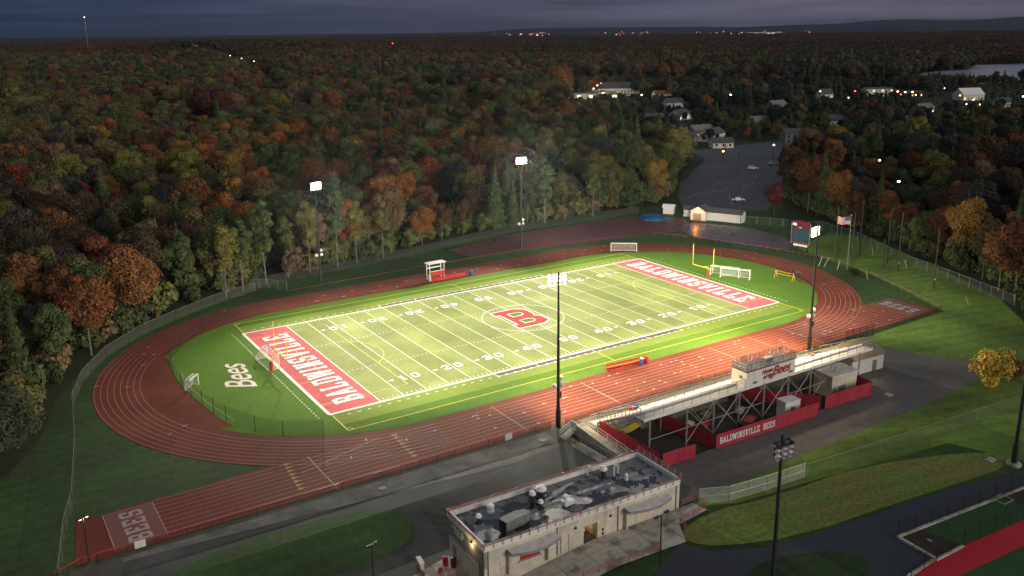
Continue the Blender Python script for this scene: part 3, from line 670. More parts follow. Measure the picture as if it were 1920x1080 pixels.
# ------------------------------------------------------------------ fences
def fence(name, label, cat, pts, h, post_m, mesh_m, rail_m=None, step=3.0, pr=.04, group=None, rail_r=.035, lo=.05, mid=False, rails=True):
    t = thing(name, label, cat, (0, 0, 0), 0, group)
    dense = [pts[0]]
    for a, b in zip(pts, pts[1:]):
        l = math.hypot(b[0]-a[0], b[1]-a[1]); n = max(1, round(l/step))
        for k in range(1, n+1): dense.append((a[0]+(b[0]-a[0])*k/n, a[1]+(b[1]-a[1])*k/n))
    if mesh_m:
        w_ = MB()
        for a, b in zip(dense, dense[1:]): w_.poly([(a[0], a[1], gz(*a)+lo), (b[0], b[1], gz(*b)+lo), (b[0], b[1], gz(*b)+h), (a[0], a[1], gz(*a)+h)])
        w_.build('mesh_panel', M[mesh_m], t)
    po = MB(); rl = MB()
    if len(dense) <= 95:
        for p in dense: MB().tube((p[0], p[1], gz(*p)-.1), (p[0], p[1], gz(*p)+h+.05), pr, 5).build('post', M[post_m], t)
    else:
        for p in dense: po.tube((p[0], p[1], gz(*p)-.1), (p[0], p[1], gz(*p)+h+.05), pr, 5)
        tag(po.build('post', M[post_m], t), kind='stuff')
    if rails:
        for a, b in zip(dense, dense[1:]):
            rl.tube((a[0], a[1], gz(*a)+h), (b[0], b[1], gz(*b)+h), rail_r, 5)
            if mid: rl.tube((a[0], a[1], gz(*a)+h*.5), (b[0], b[1], gz(*b)+h*.5), rail_r, 5)
        rl.build('top_rail', M[rail_m or post_m], t)
    return t
curve = lambda *q: [at2(*p) for p in q]
fence('chain_link_fence', 'long pale chain link fence sweeping round the left bend between track and wood', 'fence',
      [(-99, -52), (-97, -40), (-95.2, -33), (-92.4, -14), (-90.5, 4.2), (-87.5, 15), (-81.7, 26.3), (-74, 35.5), (-64.8, 42.8), (-54, 50), (-42.8, 55.4)], 2.3, 'dark_steel', 'chain_pale', 'unit_grey', step=4, pr=.05)
fence('chain_link_fence', 'grey chain link fence along the wood behind the far straight and red apron', 'fence',
      [(-42.8, 58.2), (-30, 60.5), (-8.1, 62.6), (13, 66.5), (43.7, 73.2), (70, 73.5), (96.4, 73.2)], 2.3, 'dark_steel', 'chain', step=4, pr=.05)
fence('chain_link_fence', 'grey chain link fence under the right wood behind scoreboard and flagpole', 'fence',
      [(113, 40), (126.0, 19.5), (123.8, 7.3), (110.0, -20.6), (103.8, -38.9), (97, -56.4)], 2.4, 'steel', 'chain', step=4, pr=.05)
fence('chain_link_fence', 'pale chain link fence crossing the lawn right of the plaza', 'fence',
      [(-24.4, -79.8), (-20.6, -81.6), (-14, -82.4), (-6.6, -82.9)], 2.3, 'steel', 'chain_white', step=3.2, pr=.05, mid=True)
fence('chain_link_fence', 'faint thin chain link fence running from pale fence to the right mast', 'fence',
      [(-6.6, -83.0), (8.5, -84.3), (25, -85.6), (43.6, -86.9), (60, -88)], 2.1, 'steel', 'chain_faint', step=6, pr=.022, rail_r=.012)
fence('track_rail', 'low red topped rail fence along the near edge of the sprint lanes', 'fence',
      [(-94.5, -49.0), (-84, -49.1), (-66, -49.3), (-45, -49.5), (-27.5, -49.6)], 1.15, 'dark_steel', 'red_net', 'red_paint', step=3.1, pr=.045, rail_r=.06)
fence('track_rail', 'dark rail fence in front of the bleachers beside the near straight', 'fence',
      [(-24.5, -49.6), (0, -49.7), (30, -49.8), (48, -50.4), (62, -50.2), (80, -49.2)], 1.1, 'dark_steel', 'fence_dark', 'maroon_rail', step=3.1, pr=.045)
fence('track_rail', 'low red rail fence along the outside of the far straight', 'fence',
      [(-37, 47.6), (-20, 48.6), (0, 49.2), (17, 49.4), (40, 49.3), (62, 46.6), (66, 45.8)], 1.0, 'dark_steel', None, 'maroon_rail', step=3.4, pr=.04, rail_r=.055)
fence('track_rail', 'thin faded rail along the grass outside the right bend', 'fence',
      [(78, 44), (86, 26), (92, 8), (95.5, -8), (92, -22), (85, -38), (81.5, -46.5), (80, -49)], 1.0, 'pink_rail', None, 'pink_rail', step=3.4, pr=.04, rail_r=.055)
fence('ball_net', 'tall black netting on thin poles round the left end of the turf', 'net',
      [(-52.7, 37.0), (-57.6, 35), (-61.5, 31.6), (-68, 23.5), (-71.6, 17), (-72.8, 9), (-73.1, 1), (-72.0, -9), (-70.3, -17.5), (-67.5, -24.2), (-64.4, -28.6), (-59.0, -32)], 2.9, 'dark_steel', 'netting', step=5.4, pr=.05, rails=False)
fence('ball_net', 'short black net panel at the right end of the turf', 'net', [(72.6, -16.6), (74.5, -11.8)], 2.4, 'dark_steel', 'netting', step=2.5, pr=.05)
fence('chain_link_fence', 'dark fence stub beside the track behind the bright right bleacher end', 'fence', [(44.5, -50.9), (53, -51.2)], 2.6, 'dark_steel', 'fence_dark', step=2, pr=.06)
fence('ball_net', 'black mesh fence along the far kerb of the bullpen', 'net', [(-9.5, -99.5), (3, -100.6), (15.9, -101.8), (26, -102.8)], 2.4, 'black', 'netting', step=3.2, pr=.05)
fence('ball_net', 'black mesh fence between the bullpen and the bright red track', 'net', [(-16.4, -105.9), (-10.2, -105.2), (-4.6, -105.2), (7.6, -106.0), (20, -106.8)], 2.4, 'black', 'netting', step=3.4, pr=.05)
fence('chain_link_fence', 'small grey wing of chain link where the two wood fences meet', 'fence', [(-43.5, 58.2), (-39.5, 55.6), (-36.5, 50.6)], 2.4, 'steel', 'chain_pale', step=3, pr=.05)
fence('track_rail', 'short red gate rails closing the left end of the sprint lanes', 'fence', [(-99.5, -50.6), (-96.2, -49.0), (-94.6, -49.3)], 1.15, 'dark_steel', None, 'red_paint', step=2, pr=.05, rail_r=.06)
# white notice boxes on the rail
for lab, x, y in (('white sign panel hung on the rail by the lettered left lane box', -89.6, -49.25), ('white sign panel hung on the red rail near the asphalt yard', -35.6, -49.75)):
    t = thing('notice_board', lab, 'sign', (x, y, 0), 0, 'white panels on the rail'); MB().box((0, 0, .85), (1.3, .06, 1.0)).build('panel', M['white'], t)
    for s in (-.5, .5): MB().tube((s, .04, 0), (s, .04, 1.2), .03, 5).build('leg', M['dark_steel'], t)
t = thing('entry_gate', 'red framed gate standing open in the rail by the asphalt yard', 'gate', (-38.3, -49.5, 0))
MB().path([(-.9, 0, 0), (-.9, 0, 1.7), (.9, 0, 1.7), (.9, 0, 0)], .06).build('frame', M['red_paint'], t); MB().tube((-.9, 0, .9), (.9, 0, .9), .035).tube((0, 0, .1), (0, 0, 1.7), .03).build('bars', M['dark_steel'], t)

# ------------------------------------------------------------------ goals on the turf
def goalpost(lab, x, s):
    t = thing('football_goalpost', lab, 'goalpost', (x, 0, .06), 0, 'yellow goalposts')
    MB().tube((0, 0, 0), (0, 0, 2.0), .34, 12).build('pad', M['red_paint'], t)
    pts = [(0, 0, 1.9), (0, 0, 2.45), (s*.35, 0, 2.9), (s*.95, 0, 3.1), (s*2.0, 0, 3.1)]
    MB().path(pts, .10, 8).build('gooseneck', M['yellow'], t)
    MB().tube((s*2.0, -3.56, 3.1), (s*2.0, 3.56, 3.1), .09, 8).build('crossbar', M['yellow'], t)
    for q in (-3.56, 3.56): MB().tube((s*2.0, q, 3.05), (s*2.0, q, 8.6), .065, 8).build('upright', M['yellow'], t)
goalpost('yellow goalpost with red pad standing behind the left end zone', -56.9, 1)
goalpost('yellow goalpost with red pad standing behind the right end zone', 56.9, -1)
def soccer_goal(lab, x, y, rz, w=7.32, h=2.44, d=2.1, group='white soccer goals', net=True, top=.9):
    t = thing('soccer_goal', lab, 'soccer goal', (x, y, .06), rz, group)   # opens towards local +x
    a, b = -w/2, w/2
    MB().path([(0, a, 0), (0, a, h), (0, b, h), (0, b, 0)], .085, 6).build('goal_frame', M['white'], t)
    f = MB(); 
    for q in (a, b): f.path([(0, q, h), (-top, q, h-.02), (-d, q, .06), (0, q, .06)], .05, 5)
    f.tube((-d, a, .06), (-d, b, .06), .05, 5).tube((-top, a, h), (-top, b, h), .03, 5); f.build('back_frame', M['white'], t)
    if net:
        n = MB(); n.poly([(-top, a, h), (-top, b, h), (-d, b, .08), (-d, a, .08)]); n.poly([(-.02, a, h), (-.02, b, h), (-top, b, h-.01), (-top, a, h-.01)])
        for q in (a, b): n.poly([(-.02, q, .08), (-.02, q, h), (-top, q, h-.02), (-d, q, .08)])
        n.build('net', M['goal_net'], t)
    return t
soccer_goal('large white soccer goal with net at the left end zone', -55.2, 4.4, 0, d=2.4)
soccer_goal('white soccer goal with net set against the track at the far corner', 56.8, 33.4, rad(-128), top=.5, d=1.4)
soccer_goal('white soccer goal nearest the goalpost in the right cluster', 61.0, -1.6, rad(-152), top=1.0, group='white soccer goals parked together')
soccer_goal('white soccer goal facing the camera, right end of the parked cluster', 61.6, -4.6, rad(-148), top=1.0, group='white soccer goals parked together')
soccer_goal('small white training goal at the left edge of the turf by the net', -71.0, .2, rad(-40), 2.9, 2.1, 1.2)
t = thing('hurdle_rack', 'orange sawhorse rack standing on the turf before the right bend', 'rack', (71.7, -12.0, .06), math.atan2(-4.8, .9))
for s in (-2.5, 2.5):
    m_ = MB(); m_.path([(s, -.75, 0), (s, 0, 1.9), (s, .75, 0)], .07, 5); m_.tube((s, -.38, .95), (s, .38, .95), .05, 5); m_.build('leg', M['orange'], t)
m_ = MB(); m_.tube((-2.6, 0, 1.75), (2.6, 0, 1.75), .06, 5).build('top_bar', M['orange'], t)
MB().tube((-2.5, .3, 1.0), (2.5, .3, 1.0), .05, 5).build('lower_bar', M['yellow'], t)

# ------------------------------------------------------------------ benches and coolers
def bench(lab, x, y, rz, L, n):
    t = thing('team_bench', lab, 'bench', (x, y, .06), rz, 'red team benches')
    MB().box((0, 0, .46), (L, .38, .08)).box((0, .10, .25), (L, .05, .36)).build('seat', M['red_paint'], t)
    MB().box((0, .24, .92), (L, .06, .42)).build('backrest', M['red_paint'], t)
    MB().box((0, -.42, .10), (L, .3, .06)).build('footboard', M['red_paint'], t)
    for k in range(n):
        s = -L/2+.3+(L-.6)*k/(n-1); MB().box((s, -.05, .23), (.08, .62, .46)).box((s, .22, .66), (.07, .06, .5)).build('leg', M['red'], t)
    return t
bench('long red team bench beside the near straight below midfield', 0, -35.6, rad(-4), 9.2, 7)
bench('long red team bench on the far sideline below the white roofed tower', 1.6, 37.0, rad(180), 10, 7)
def barrel(lab, name, cat, x, y, m, h=.95, r=.3, z=.06, group=None, m2=None):
    t = thing(name, lab, cat, (x, y, z+gz(x, y)), 0, group)
    MB().lathe((0, 0, 0), [(r*.85, 0), (r, h*.5), (r*.9, h)], 10).build('body', M[m], t); MB().lathe((0, 0, h+.004), [(r*.96, 0), (r*.9, .08), (r*.4, .14)], 10).build('lid', M[m2 or m], t)
barrel('blue barrel standing behind the near red team bench', 'barrel', 'barrel', 2.9, -36.7, 'blue', 1.25, .42, m2='white')
barrel('red barrel at the right end of the near red team bench', 'barrel', 'barrel', 4.2, -36.5, 'red_paint', 1.2, .45)
barrel('dark blue cooler drum at the right end of the far bench', 'barrel', 'barrel', 8.4, 37.2, 'blue', 1.1, .5)
t = thing('finish_tower', 'white roofed open timing tower with red front on the far straight', 'tower', (-1.2, 38.9, .05), rad(2))
for sx in (-2.1, 2.1):
    for sy in (-.8, .8): MB().box((sx, sy, 2.2), (.16, .16, 4.4)).build('post', M['white'], t)
MB().box((0, 0, 4.48), (5.2, 2.3, .16)).build('roof', M['white'], t)
MB().box((.2, -.9, 1.75), (4.0, .06, 1.25)).build('front_panel', M['red_paint'], t)
MB().box((0, 0, 1.2), (4.3, 1.7, .1)).build('floor_deck', M['wood'], t)
MB().box((0, -.9, 2.45), (4.3, .28, .08)).box((0, .85, 3.0), (4.3, .06, .3)).build('counter', M['white'], t)
mb_ = MB(); 
for k in range(7): mb_.box((-2.25, -1.0-k*.0, .15+k*.18), (.5, .9-k*.1, .16))
mb_.build('steps', M['white'], t)

# ------------------------------------------------------------------ bleachers
BX0, BX1, BY0, BY1 = -22.2, 31.4, -53.2, -65.9
t = st = thing('bleachers', 'long raised aluminium bleachers with railings facing the field', 'bleachers', (0, 0, 0))
NR = 14; dy = (BY0-1.6-(BY1+1.6))/NR; z0, z1 = 1.45, 6.1
m_ = MB(); m_.b2(BX0, BX1, BY0, BY0-1.5, 1.15, 1.27); m_.build('front_walkway', M['alu'], t)
for k in range(NR):
    y = BY0-1.6-k*dy; z = z0+(z1-z0)*k/(NR-1)
    m_ = MB(); m_.b2(BX0, BX1, y-.34, y-dy, z-.05, z); m_.b2(BX0, BX1, y-.02, y-.3, z+.36, z+.41); m_.b2(BX0, BX1, y-.016, y-.03, z-.30, z+.355)
    m_.build('seat_row', M['alu'], t)
for x in (BX0+.15, -12, -2, 9, 20, BX1-.15):
    m_ = MB()
    for k in range(NR):
        y = BY0-1.6-k*dy; z = z0+(z1-z0)*k/(NR-1)
        m_.prism([(x-.08, y), (x+.08, y), (x+.08, y-dy), (x-.08, y-dy)], z-.42-.05, z-.06)
    m_.build('stringer', M['steel'], t)
MB().b2(BX0, BX1, BY1+1.58, BY1, 6.12, 6.24).b2(BX0, BX1, BY1-.02, BY1-.06, 6.0, 6.45).build('rear_walkway', M['alu'], t)
def rail(pts, h, step, name, m='steel', nr=3, mesh=None, r=.05, parent=t):
    g = MB(); d = [pts[0]]
    for a, b in zip(pts, pts[1:]):
        a, b = Vector(a), Vector(b); n = max(1, round((b-a).length/step))
        for k in range(1, n+1): d.append(tuple(a.lerp(b, k/n)))
    for p in d: g.tube(p, (p[0], p[1], p[2]+h), r, 5)
    for a, b in zip(d, d[1:]):
        for k in range(1, nr+1):
            e = h*k/nr; g.tube((a[0], a[1], a[2]+e), (b[0], b[1], b[2]+e), r if k == nr else r*.7, 5)
    o = g.build(name, M[m], parent)
    if mesh:
        w_ = MB()
        for a, b in zip(d, d[1:]): w_.poly([(a[0], a[1], a[2]+.05), (b[0], b[1], b[2]+.05), (b[0], b[1], b[2]+h), (a[0], a[1], a[2]+h)])
        w_.build('mesh_infill', M[mesh], o)
    return o
rail([(BX0, BY1, 6.3), (-1.1, BY1, 6.3)], 1.65, 2.0, 'rear_rail', mesh='rail_mesh'); rail([(10.6, BY1, 6.3), (BX1, BY1, 6.3)], 1.65, 2.2, 'rear_rail', m='steel', mesh=None)
rail([(BX0, BY0, 1.27), (BX1, BY0, 1.27)], 1.1, 2.0, 'front_rail', mesh='rail_mesh')
ys, ye = BY0-1.6, BY1+1.6
rail([(BX0, ys, z0+.4), (BX0, ye, z1+.3), (BX0, BY1, 6.3)], 1.5, .95, 'end_rail', nr=3, mesh='rail_mesh'); rail([(BX1, ys, z0+.4), (BX1, ye, z1+.3), (BX1, BY1, 6.3)], 1.5, 2.4, 'end_rail', nr=2)
rail([(BX0+1, ys-5*dy, z0+2.1), (-2.5, ys-5*dy, z0+2.1)], .95, 2.0, 'aisle_rail', nr=2); rail([(11, ys-5*dy, z0+2.1), (27, ys-5*dy, z0+2.1)], .95, 2.0, 'aisle_rail', nr=2)
for x in (13.2, 16.4, 19.8, 23.2, 26.4): MB().path([(x, ys-2*dy, 2.4), (x, ys-2*dy, 3.5), (x+1.6, ys-2*dy, 3.5), (x+1.6, ys-2*dy, 2.4)], .05, 5).build('aisle_handrail', M['steel'], t)
PX = [-21.1, -13.6, -7.9, -2.3, 3.4, 9.2, 14.8, 21.4, 27.8]
for i, x in enumerate(PX):
    MB().tube((x, -66, 0), (x, -66, 6.2), .13, 8).build('support_post', M['steel'], t)
    MB().tube((x, -60.2, 0), (x, -60.2, 3.4), .11, 8).build('support_post', M['steel'], t); MB().tube((x, -56.4, 0), (x, -56.4, 1.9), .10, 8).build('support_post', M['steel'], t)
    MB().tube((x, -65.9, 5.95), (x, -54, 1.0), .09, 6).build('raker_beam', M['steel'], t)
for a, b in ((1, 2), (2, 3), (3, 4), (4, 5), (5, 6), (6, 7)):
    MB().tube((PX[a], -66.02, .4), (PX[b], -66.02, 5.9), .06, 6).build('cross_brace', M['steel'], t); MB().tube((PX[a], -65.9, 5.9), (PX[b], -65.9, .4), .06, 6).build('cross_brace', M['steel'], t)
for x in PX[2:7]: MB().tube((x+.05, -65.8, .3), (x+.05, -60.3, 3.2), .05, 6).build('cross_brace', M['steel'], t)
for a, b in ((0, 2), (2, 4), (5, 7)): MB().tube((PX[a], -66.14, 3.0), (PX[b], -66.14, 3.0), .055, 6).build('tie_rail', M['steel'], t)
# press box standing on the bleachers
t = pb = thing('press_box', 'off white press box with red script lettering and railed roof', 'press box', (0, 0, 0))
px0, px1, py0, py1, pz0, pz1 = -1.0, 10.5, -62.9, -66.1, 6.3, 9.0
MB().b2(px0, px1, py0, py1, pz0, pz1).build('walls', M['wall_white'], t)
MB().b2(px0-.08, px1+.08, py0+.08, py1-.08, pz1, pz1+.14).build('roof_edge', M['maroon_rail'], t); MB().b2(px0+.05, px1-.05, py0-.05, py1+.05, pz1+.14, pz1+.2).build('roof_deck', M['deck_grey'], t)
rail([(px0, py1, pz1+.15), (px0, py0, pz1+.15), (px1, py0, pz1+.15), (px1, py1, pz1+.15), (px0, py1, pz1+.15)], 1.15, 1.05, 'roof_rail', nr=2, mesh='rail_mesh', parent=t)
for x in (.55, 4.3, 9.0): MB().b2(x, x+.9, py1-.01, py1-.06, 6.75, 7.15).build('vent', M['unit_grey'], t)
MB().b2(px0-.05, px0-.01, -65.2, -64.6, 7.7, 8.2).build('vent', M['unit_grey'], t)
MB().b2(px0+.4, px1-.4, py0+.01, py0+.05, 7.4, 8.4).build('window_band', M['glass'], t)
text_obj('lettering', 'Bees', M['red_paint'], 2.3, (7.0, py1-.08, 7.95), (1, 0, .02), (0, 0, 1), t, shear=.35, bold=.03, ext=.02)
text_obj('lettering', 'Home', M['red_paint'], 1.05, (3.7, py1-.08, 8.3), (1, 0, .05), (0, 0, 1), t, shear=.35, bold=.015, ext=.02)
text_obj('lettering', 'of the', M['red_paint'], 1.0, (3.85, py1-.08, 7.45), (1, 0, .08), (0, 0, 1), t, shear=.35, bold=.015, ext=.02)
def roof_unit(x, y, z, d, m='unit_grey', name='roof_crate', lab='', cat='crate'):
    t = thing(name, lab, cat, (x, y, z)); MB().box((0, 0, d[2]/2+.05), d).build('body', M[m], t); MB().box((0, 0, d[2]+.08), (d[0]+.08, d[1]+.08, .05)).build('lid', M['alu'], t)
    for s in (-1, 1): MB().box((s*d[0]*.4, 0, .025), (.1, d[1], .05)).build('leg', M['dark_steel'], t)
roof_unit(5.4, -64.6, 9.2, (1.8, .8, .6), lab='grey equipment crate on the railed press box roof', cat='crate')
t = thing('camera_stand', 'thin steel camera stand on the right of the press box roof', 'stand', (8.7, -64.3, 9.2))
for a in (0, 2.1, 4.2): MB().tube((.7*math.cos(a), .7*math.sin(a), 0), (0, 0, 1.3), .03, 5).build('leg', M['steel'], t)
MB().box((0, 0, 1.4), (.6, .4, .3)).build('head', M['unit_grey'], t)
# access ramp and stairs at the left end
t = thing('access_ramp', 'long concrete access ramp with silver handrails at the left bleacher end', 'ramp', (0, 0, 0))
def ramp_slab(x0, x1, ya, yb, za, zb, m, name):
    g = MB(); i = 0
    g.v = [(x0, ya, 0), (x1, ya, 0), (x1, yb, 0), (x0, yb, 0), (x0, ya, za), (x1, ya, za), (x1, yb, zb), (x0, yb, zb)]
    g.f = [(0, 3, 2, 1), (4, 5, 6, 7), (0, 1, 5, 4), (1, 2, 6, 5), (2, 3, 7, 6), (3, 0, 4, 7)]
    return g.build(name, M[m], t)
ramp_slab(-25.6, -23.6, -54.6, -66.4, 1.25, .35, 'concrete', 'upper_flight'); ramp_slab(-28.3, -26.4, -56.2, -66.4, .05, .32, 'concrete', 'lower_flight')
MB().b2(-25.7, -23.5, -52.9, -54.58, 0, 1.27).build('landing', M['concrete'], t); MB().b2(-28.3, -23.6, -66.42, -68.2, 0, .34).build('landing', M['concrete'], t)
g = MB(); g.v = [(-25.9, -54.4, 0), (-25.7, -54.4, 0), (-25.7, -66.4, 0), (-25.9, -66.4, 0), (-25.9, -54.4, 2.0), (-25.7, -54.4, 2.0), (-25.7, -66.4, .9), (-25.9, -66.4, .9)]; g.f = [(0, 3, 2, 1), (4, 5, 6, 7), (0, 1, 5, 4), (1, 2, 6, 5), (2, 3, 7, 6), (3, 0, 4, 7)]
g.build('side_wall', M['concrete'], t)
for xx in (-25.55, -23.65): rail([(xx, -54.6, 1.25), (xx, -66.2, .35)], 1.0, 2.4, 'handrail', m='white', nr=2, r=.045, parent=t)
for xx in (-28.2, -26.5): rail([(xx, -56.4, .05), (xx, -66.2, .32)], 1.0, 1.2, 'handrail', m='steel', nr=2, mesh='rail_mesh', parent=t)
t = thing('entry_stairs', 'small steel stair with white handrails beside the near left mast', 'stairs', (-25.9, -53.6, 0))
for k in range(6): MB().b2(-.35*k-.35, -.35*k, -.75, .75, 1.05-.19*k-.05, 1.05-.19*k).build('tread', M['steel'], t)
for s in (-.78, .78): MB().tube((.0, s, 2.1), (-2.1, s, 1.05), .045).tube((0, s, 1.1), (0, s, 2.1), .04).tube((-2.1, s, 0), (-2.1, s, 1.05), .04).tube((0, s, 1.6), (-2.1, s, .55), .03).build('handrail', M['white'], t)
MB().b2(.0, .12, -.7, .7, .8, 2.3).build('back_panel', M['wall_white'], t)
# red vinyl fences under the stand
def red_fence(lab, pts, h=2.4, txt=None, step=3.0):
    t = thing('red_fence', lab, 'fence', (0, 0, 0), 0, 'red vinyl fences under the bleachers'); d = [pts[0]]
    for a, b in zip(pts, pts[1:]):
        n = max(1, round(math.hypot(b[0]-a[0], b[1]-a[1])/step))
        for k in range(1, n+1): d.append((a[0]+(b[0]-a[0])*k/n, a[1]+(b[1]-a[1])*k/n))
    for a, b in zip(d, d[1:]):
        l = math.hypot(b[0]-a[0], b[1]-a[1]); MB().box(((a[0]+b[0])/2, (a[1]+b[1])/2, h/2+.04), (l-.05, .05, h-.08), math.atan2(b[1]-a[1], b[0]-a[0])).build('panel', M['red'], t)
    for p in d: MB().tube((p[0], p[1], 0), (p[0], p[1], h+.05), .05, 6).build('post', M['dark_steel'], t)
    return t
red_fence('red vinyl fence slanting along the access ramp at the left end', [(-22.2, -55.5), (-21.8, -69.2)], 2.3, step=13)
red_fence('red three panel fence with pale emblem patch beside the ramp', [(-21.6, -69.5), (-18.6, -69.6), (-15.4, -69.9)], 2.3)
red_fence('red vinyl fence running back under the stand left of the slogan', [(-12.6, -56), (-11.2, -69.4)], 2.4, step=12)
rf = red_fence('long red fence with white slogan lettering under the press box', [(-10.9, -69.6), (1.9, -70.05), (4.6, -70.1), (11.8, -70.3)], 2.4, step=13)
red_fence('red vinyl fence running back under the right part of the stand', [(4.5, -56), (14.2, -68.9)], 2.4, step=14)
red_fence('red fence round the kiosk at the right end, several narrow panels', [(14.6, -69.4), (20.2, -69.6), (26.2, -69.9), (26.6, -66.3)], 2.5, step=2.9)
for wd_, x_ in (('BALDWINSVILLE', 0), ('BEES', 9.15)):
  lt = MB(); word(lt, wd_, (x_, 0), (1, 0), 1.05, .575, .105, 0, 0, dz=.004)
  lt.v = [(-10.2+p[0], -69.7-.0352*p[0]-.02-p[2], .75+p[1]) for p in lt.v]; lt.build('lettering', M['white_turf'], rf)

# ------------------------------------------------------------------ sheds and kiosks
def gable(name, lab, cat, x, y, rz, L, W, h, rh, wall, roof, group=None, over=.3, wins=(), door=None, z=None, chim=False):
    "gabled building, ridge along local x"
    t = thing(name, lab, cat, (x, y, gz(x, y) if z is None else z), rz, group)
    g = MB(); a, b = L/2, W/2
    g.prism([(-a, -b), (a, -b), (a, b), (-a, b)], 0, h)
    for s in (-a, a): g.poly([(s, -b, h), (s, b, h), (s, 0, h+rh)] if s > 0 else [(s, b, h), (s, -b, h), (s, 0, h+rh)])
    g.build('wall', M[wall], t)
    r = MB(); o = over; e = rh*o/b
    for s in (-1, 1):
        q = [(-a-o, s*(b+o), h-e), (a+o, s*(b+o), h-e), (a+o, 0, h+rh), (-a-o, 0, h+rh)]
        q2 = [(p[0], p[1], p[2]+.12) for p in q]; i = len(r.v); r.v += q+q2
        r.f += [(i, i+1, i+2, i+3), (i+7, i+6, i+5, i+4)]+[(i+k, i+(k+1) % 4, i+4+(k+1) % 4, i+4+k) for k in range(4)]
    ro = r.build('roof', M[roof], t)
    if chim: MB().box((a*.4, b*.3, h+rh), (.7, .7, 1.4)).build('chimney', M['red_brick'], ro)
    for side, u, zz, w_, hh, mm in wins:
        wb = MB(); p = {'n': (u, b+.03, 0), 's': (u, -b-.03, 0), 'e': (a+.03, u, 1), 'w': (-a-.03, u, 1)}[side]
        wb.box((p[0], p[1], zz), (.06, w_, hh) if p[2] else (w_, .06, hh)); wb.build('window', M[mm], t)
    if door:
        side, u, w_, hh, mm = door; p = {'n': (u, b+.04, 0), 's': (u, -b-.04, 0), 'e': (a+.04, u, 1), 'w': (-a-.04, u, 1)}[side]
        MB().box((p[0], p[1], hh/2+.02), (.08, w_, hh) if p[2] else (w_, .08, hh)).build('door', M[mm], t)
    return t
gable('white_garage', 'white garage with tan gable roof behind the right bleacher end', 'garage', 35.0, -59.4, rad(-4), 8.4, 7.2, 3.1, 1.9, 'white', 'roof_tan', door=('s', 1.8, 1.0, 2.1, 'unit_grey'))
t = thing('kiosk', 'tan flat roofed kiosk under the right end of the bleachers', 'kiosk', (22.2, -65.4, 0), rad(-3))
MB().box((0, 0, 2.0), (6.2, 4.0, 4.0)).build('wall', M['cream'], t); MB().box((0, 0, 4.12), (6.7, 4.5, .22)).build('roof', M['canopy'], t)
MB().box((-.6, -2.04, 1.6), (1.8, .06, 1.0)).build('counter_hatch', M['unit_grey'], t); MB().box((-2.3, -2.04, 1.05), (.9, .06, 2.0)).build('door', M['door_tan'], t)
t = thing('storage_shed', 'small white storage box behind the red fence under the press box', 'shed', (7.6, -67.6, 0), rad(-6))
MB().box((0, 0, 1.45), (3.2, 2.0, 2.9)).build('wall', M['wall_white'], t); MB().box((-.8, 0, 2.97), (1.6, 2.2, .1)).box((.82, 0, 2.99), (1.6, 2.2, .1)).build('roof', M['alu'], t); MB().box((0, -1.03, 1.1), (.9, .05, 2.0)).build('door', M['unit_grey'], t)
gable('storage_shed', 'little white shed with shiny gable roof beside the blue pit cover', 'shed', 104.6, 66.6, rad(-52), 3.6, 3.2, 2.3, .8, 'white', 'alu', 'white sheds by the parking lot', door=('w', .6, 1.0, 1.8, 'door_tan'))
gable('storage_shed', 'long white shed with dark roof stretching right from the orange lamp', 'shed', 111.2, 47.2, rad(-64), 13.0, 4.4, 2.9, 1.1, 'white', 'roof_grey', 'white sheds by the parking lot', door=('e', 0, 2.2, 2.2, 'wall_white'))
gable('storage_shed', 'white shed with gable front and orange wall lamp facing the apron', 'shed', 106.9, 53.6, rad(27), 6.0, 5.2, 3.2, 1.4, 'white', 'roof_grey', 'white sheds by the parking lot', door=('w', .2, 2.6, 2.4, 'door_tan'))
gable('storage_shed', 'small white shed wing at the left of the lamp lit shed', 'shed', 107.6, 59.0, rad(-64), 4.0, 3.4, 2.5, .9, 'white', 'roof_grey', 'white sheds by the parking lot', wins=(('s', .5, 1.6, .8, .7, 'glass'),))
wl = at(1327, 398, 3.6)
t = thing('wall_lamp', 'glowing orange lamp on the gable of the white shed', 'wall lamp', (103.72, 51.98, 3.55), rad(27)); MB().box((0, 0, .25), (.3, .5, .15)).build('hood', M['dark_steel'], t); MB().lathe((-.1, 0, -.12), [(.15, -.1), (.5, .15), (.45, .4), (.05, .5)], 10).build('bulb', M['g_orange'], t)
lamp_light((102.2, 51.2, 3.6), 420, (1, .30, .05), .3)
t = tag(MB().lathe((94.5, 63.4, .05), [(4.9, 0), (4.8, .5), (4.1, .9), (2.6, .75), (1.2, 1.15)], 11).build('pit_cover', M['tarp']), 'round blue tarpaulin cover over the landing pit by the wood', 'tarpaulin')

# ------------------------------------------------------------------ scoreboard, flag, poles
t = thing('scoreboard', 'tall dark scoreboard with red trim at the right bend', 'scoreboard', (94.0, 1.9, 0), math.atan2(-4.8, .9))
SW = 5.4
for s in (-2.1, 2.1): MB().box((s, .25, 1.6), (.35, .35, 3.2)).build('leg', M['dark_steel'], t)
MB().box((0, .2, 6.3), (SW, .4, 6.0)).build('cabinet', M['sign_red'], t)
MB().box((0, -.02, 5.65), (SW-.5, .06, 3.6)).build('screen', M['screen'], t)
MB().box((0, -.02, 8.35), (SW-.4, .06, 1.4)).build('score_panel', M['sign_red'], t)
for x, zz, w_, hh, mm in ((-1.9, 8.75, .9, .42, 'g_score'), (-.4, 8.6, .55, .55, 'screen'), (.7, 8.6, .55, .55, 'screen'), (1.9, 8.75, .6, .35, 'screen'), (-.2, 7.95, .8, .2, 'white'), (-1.8, 8.05, .6, .3, 'screen')):
    MB().box((x, -.07, zz), (w_, .05, hh)).build('digit_window', M[mm], t)
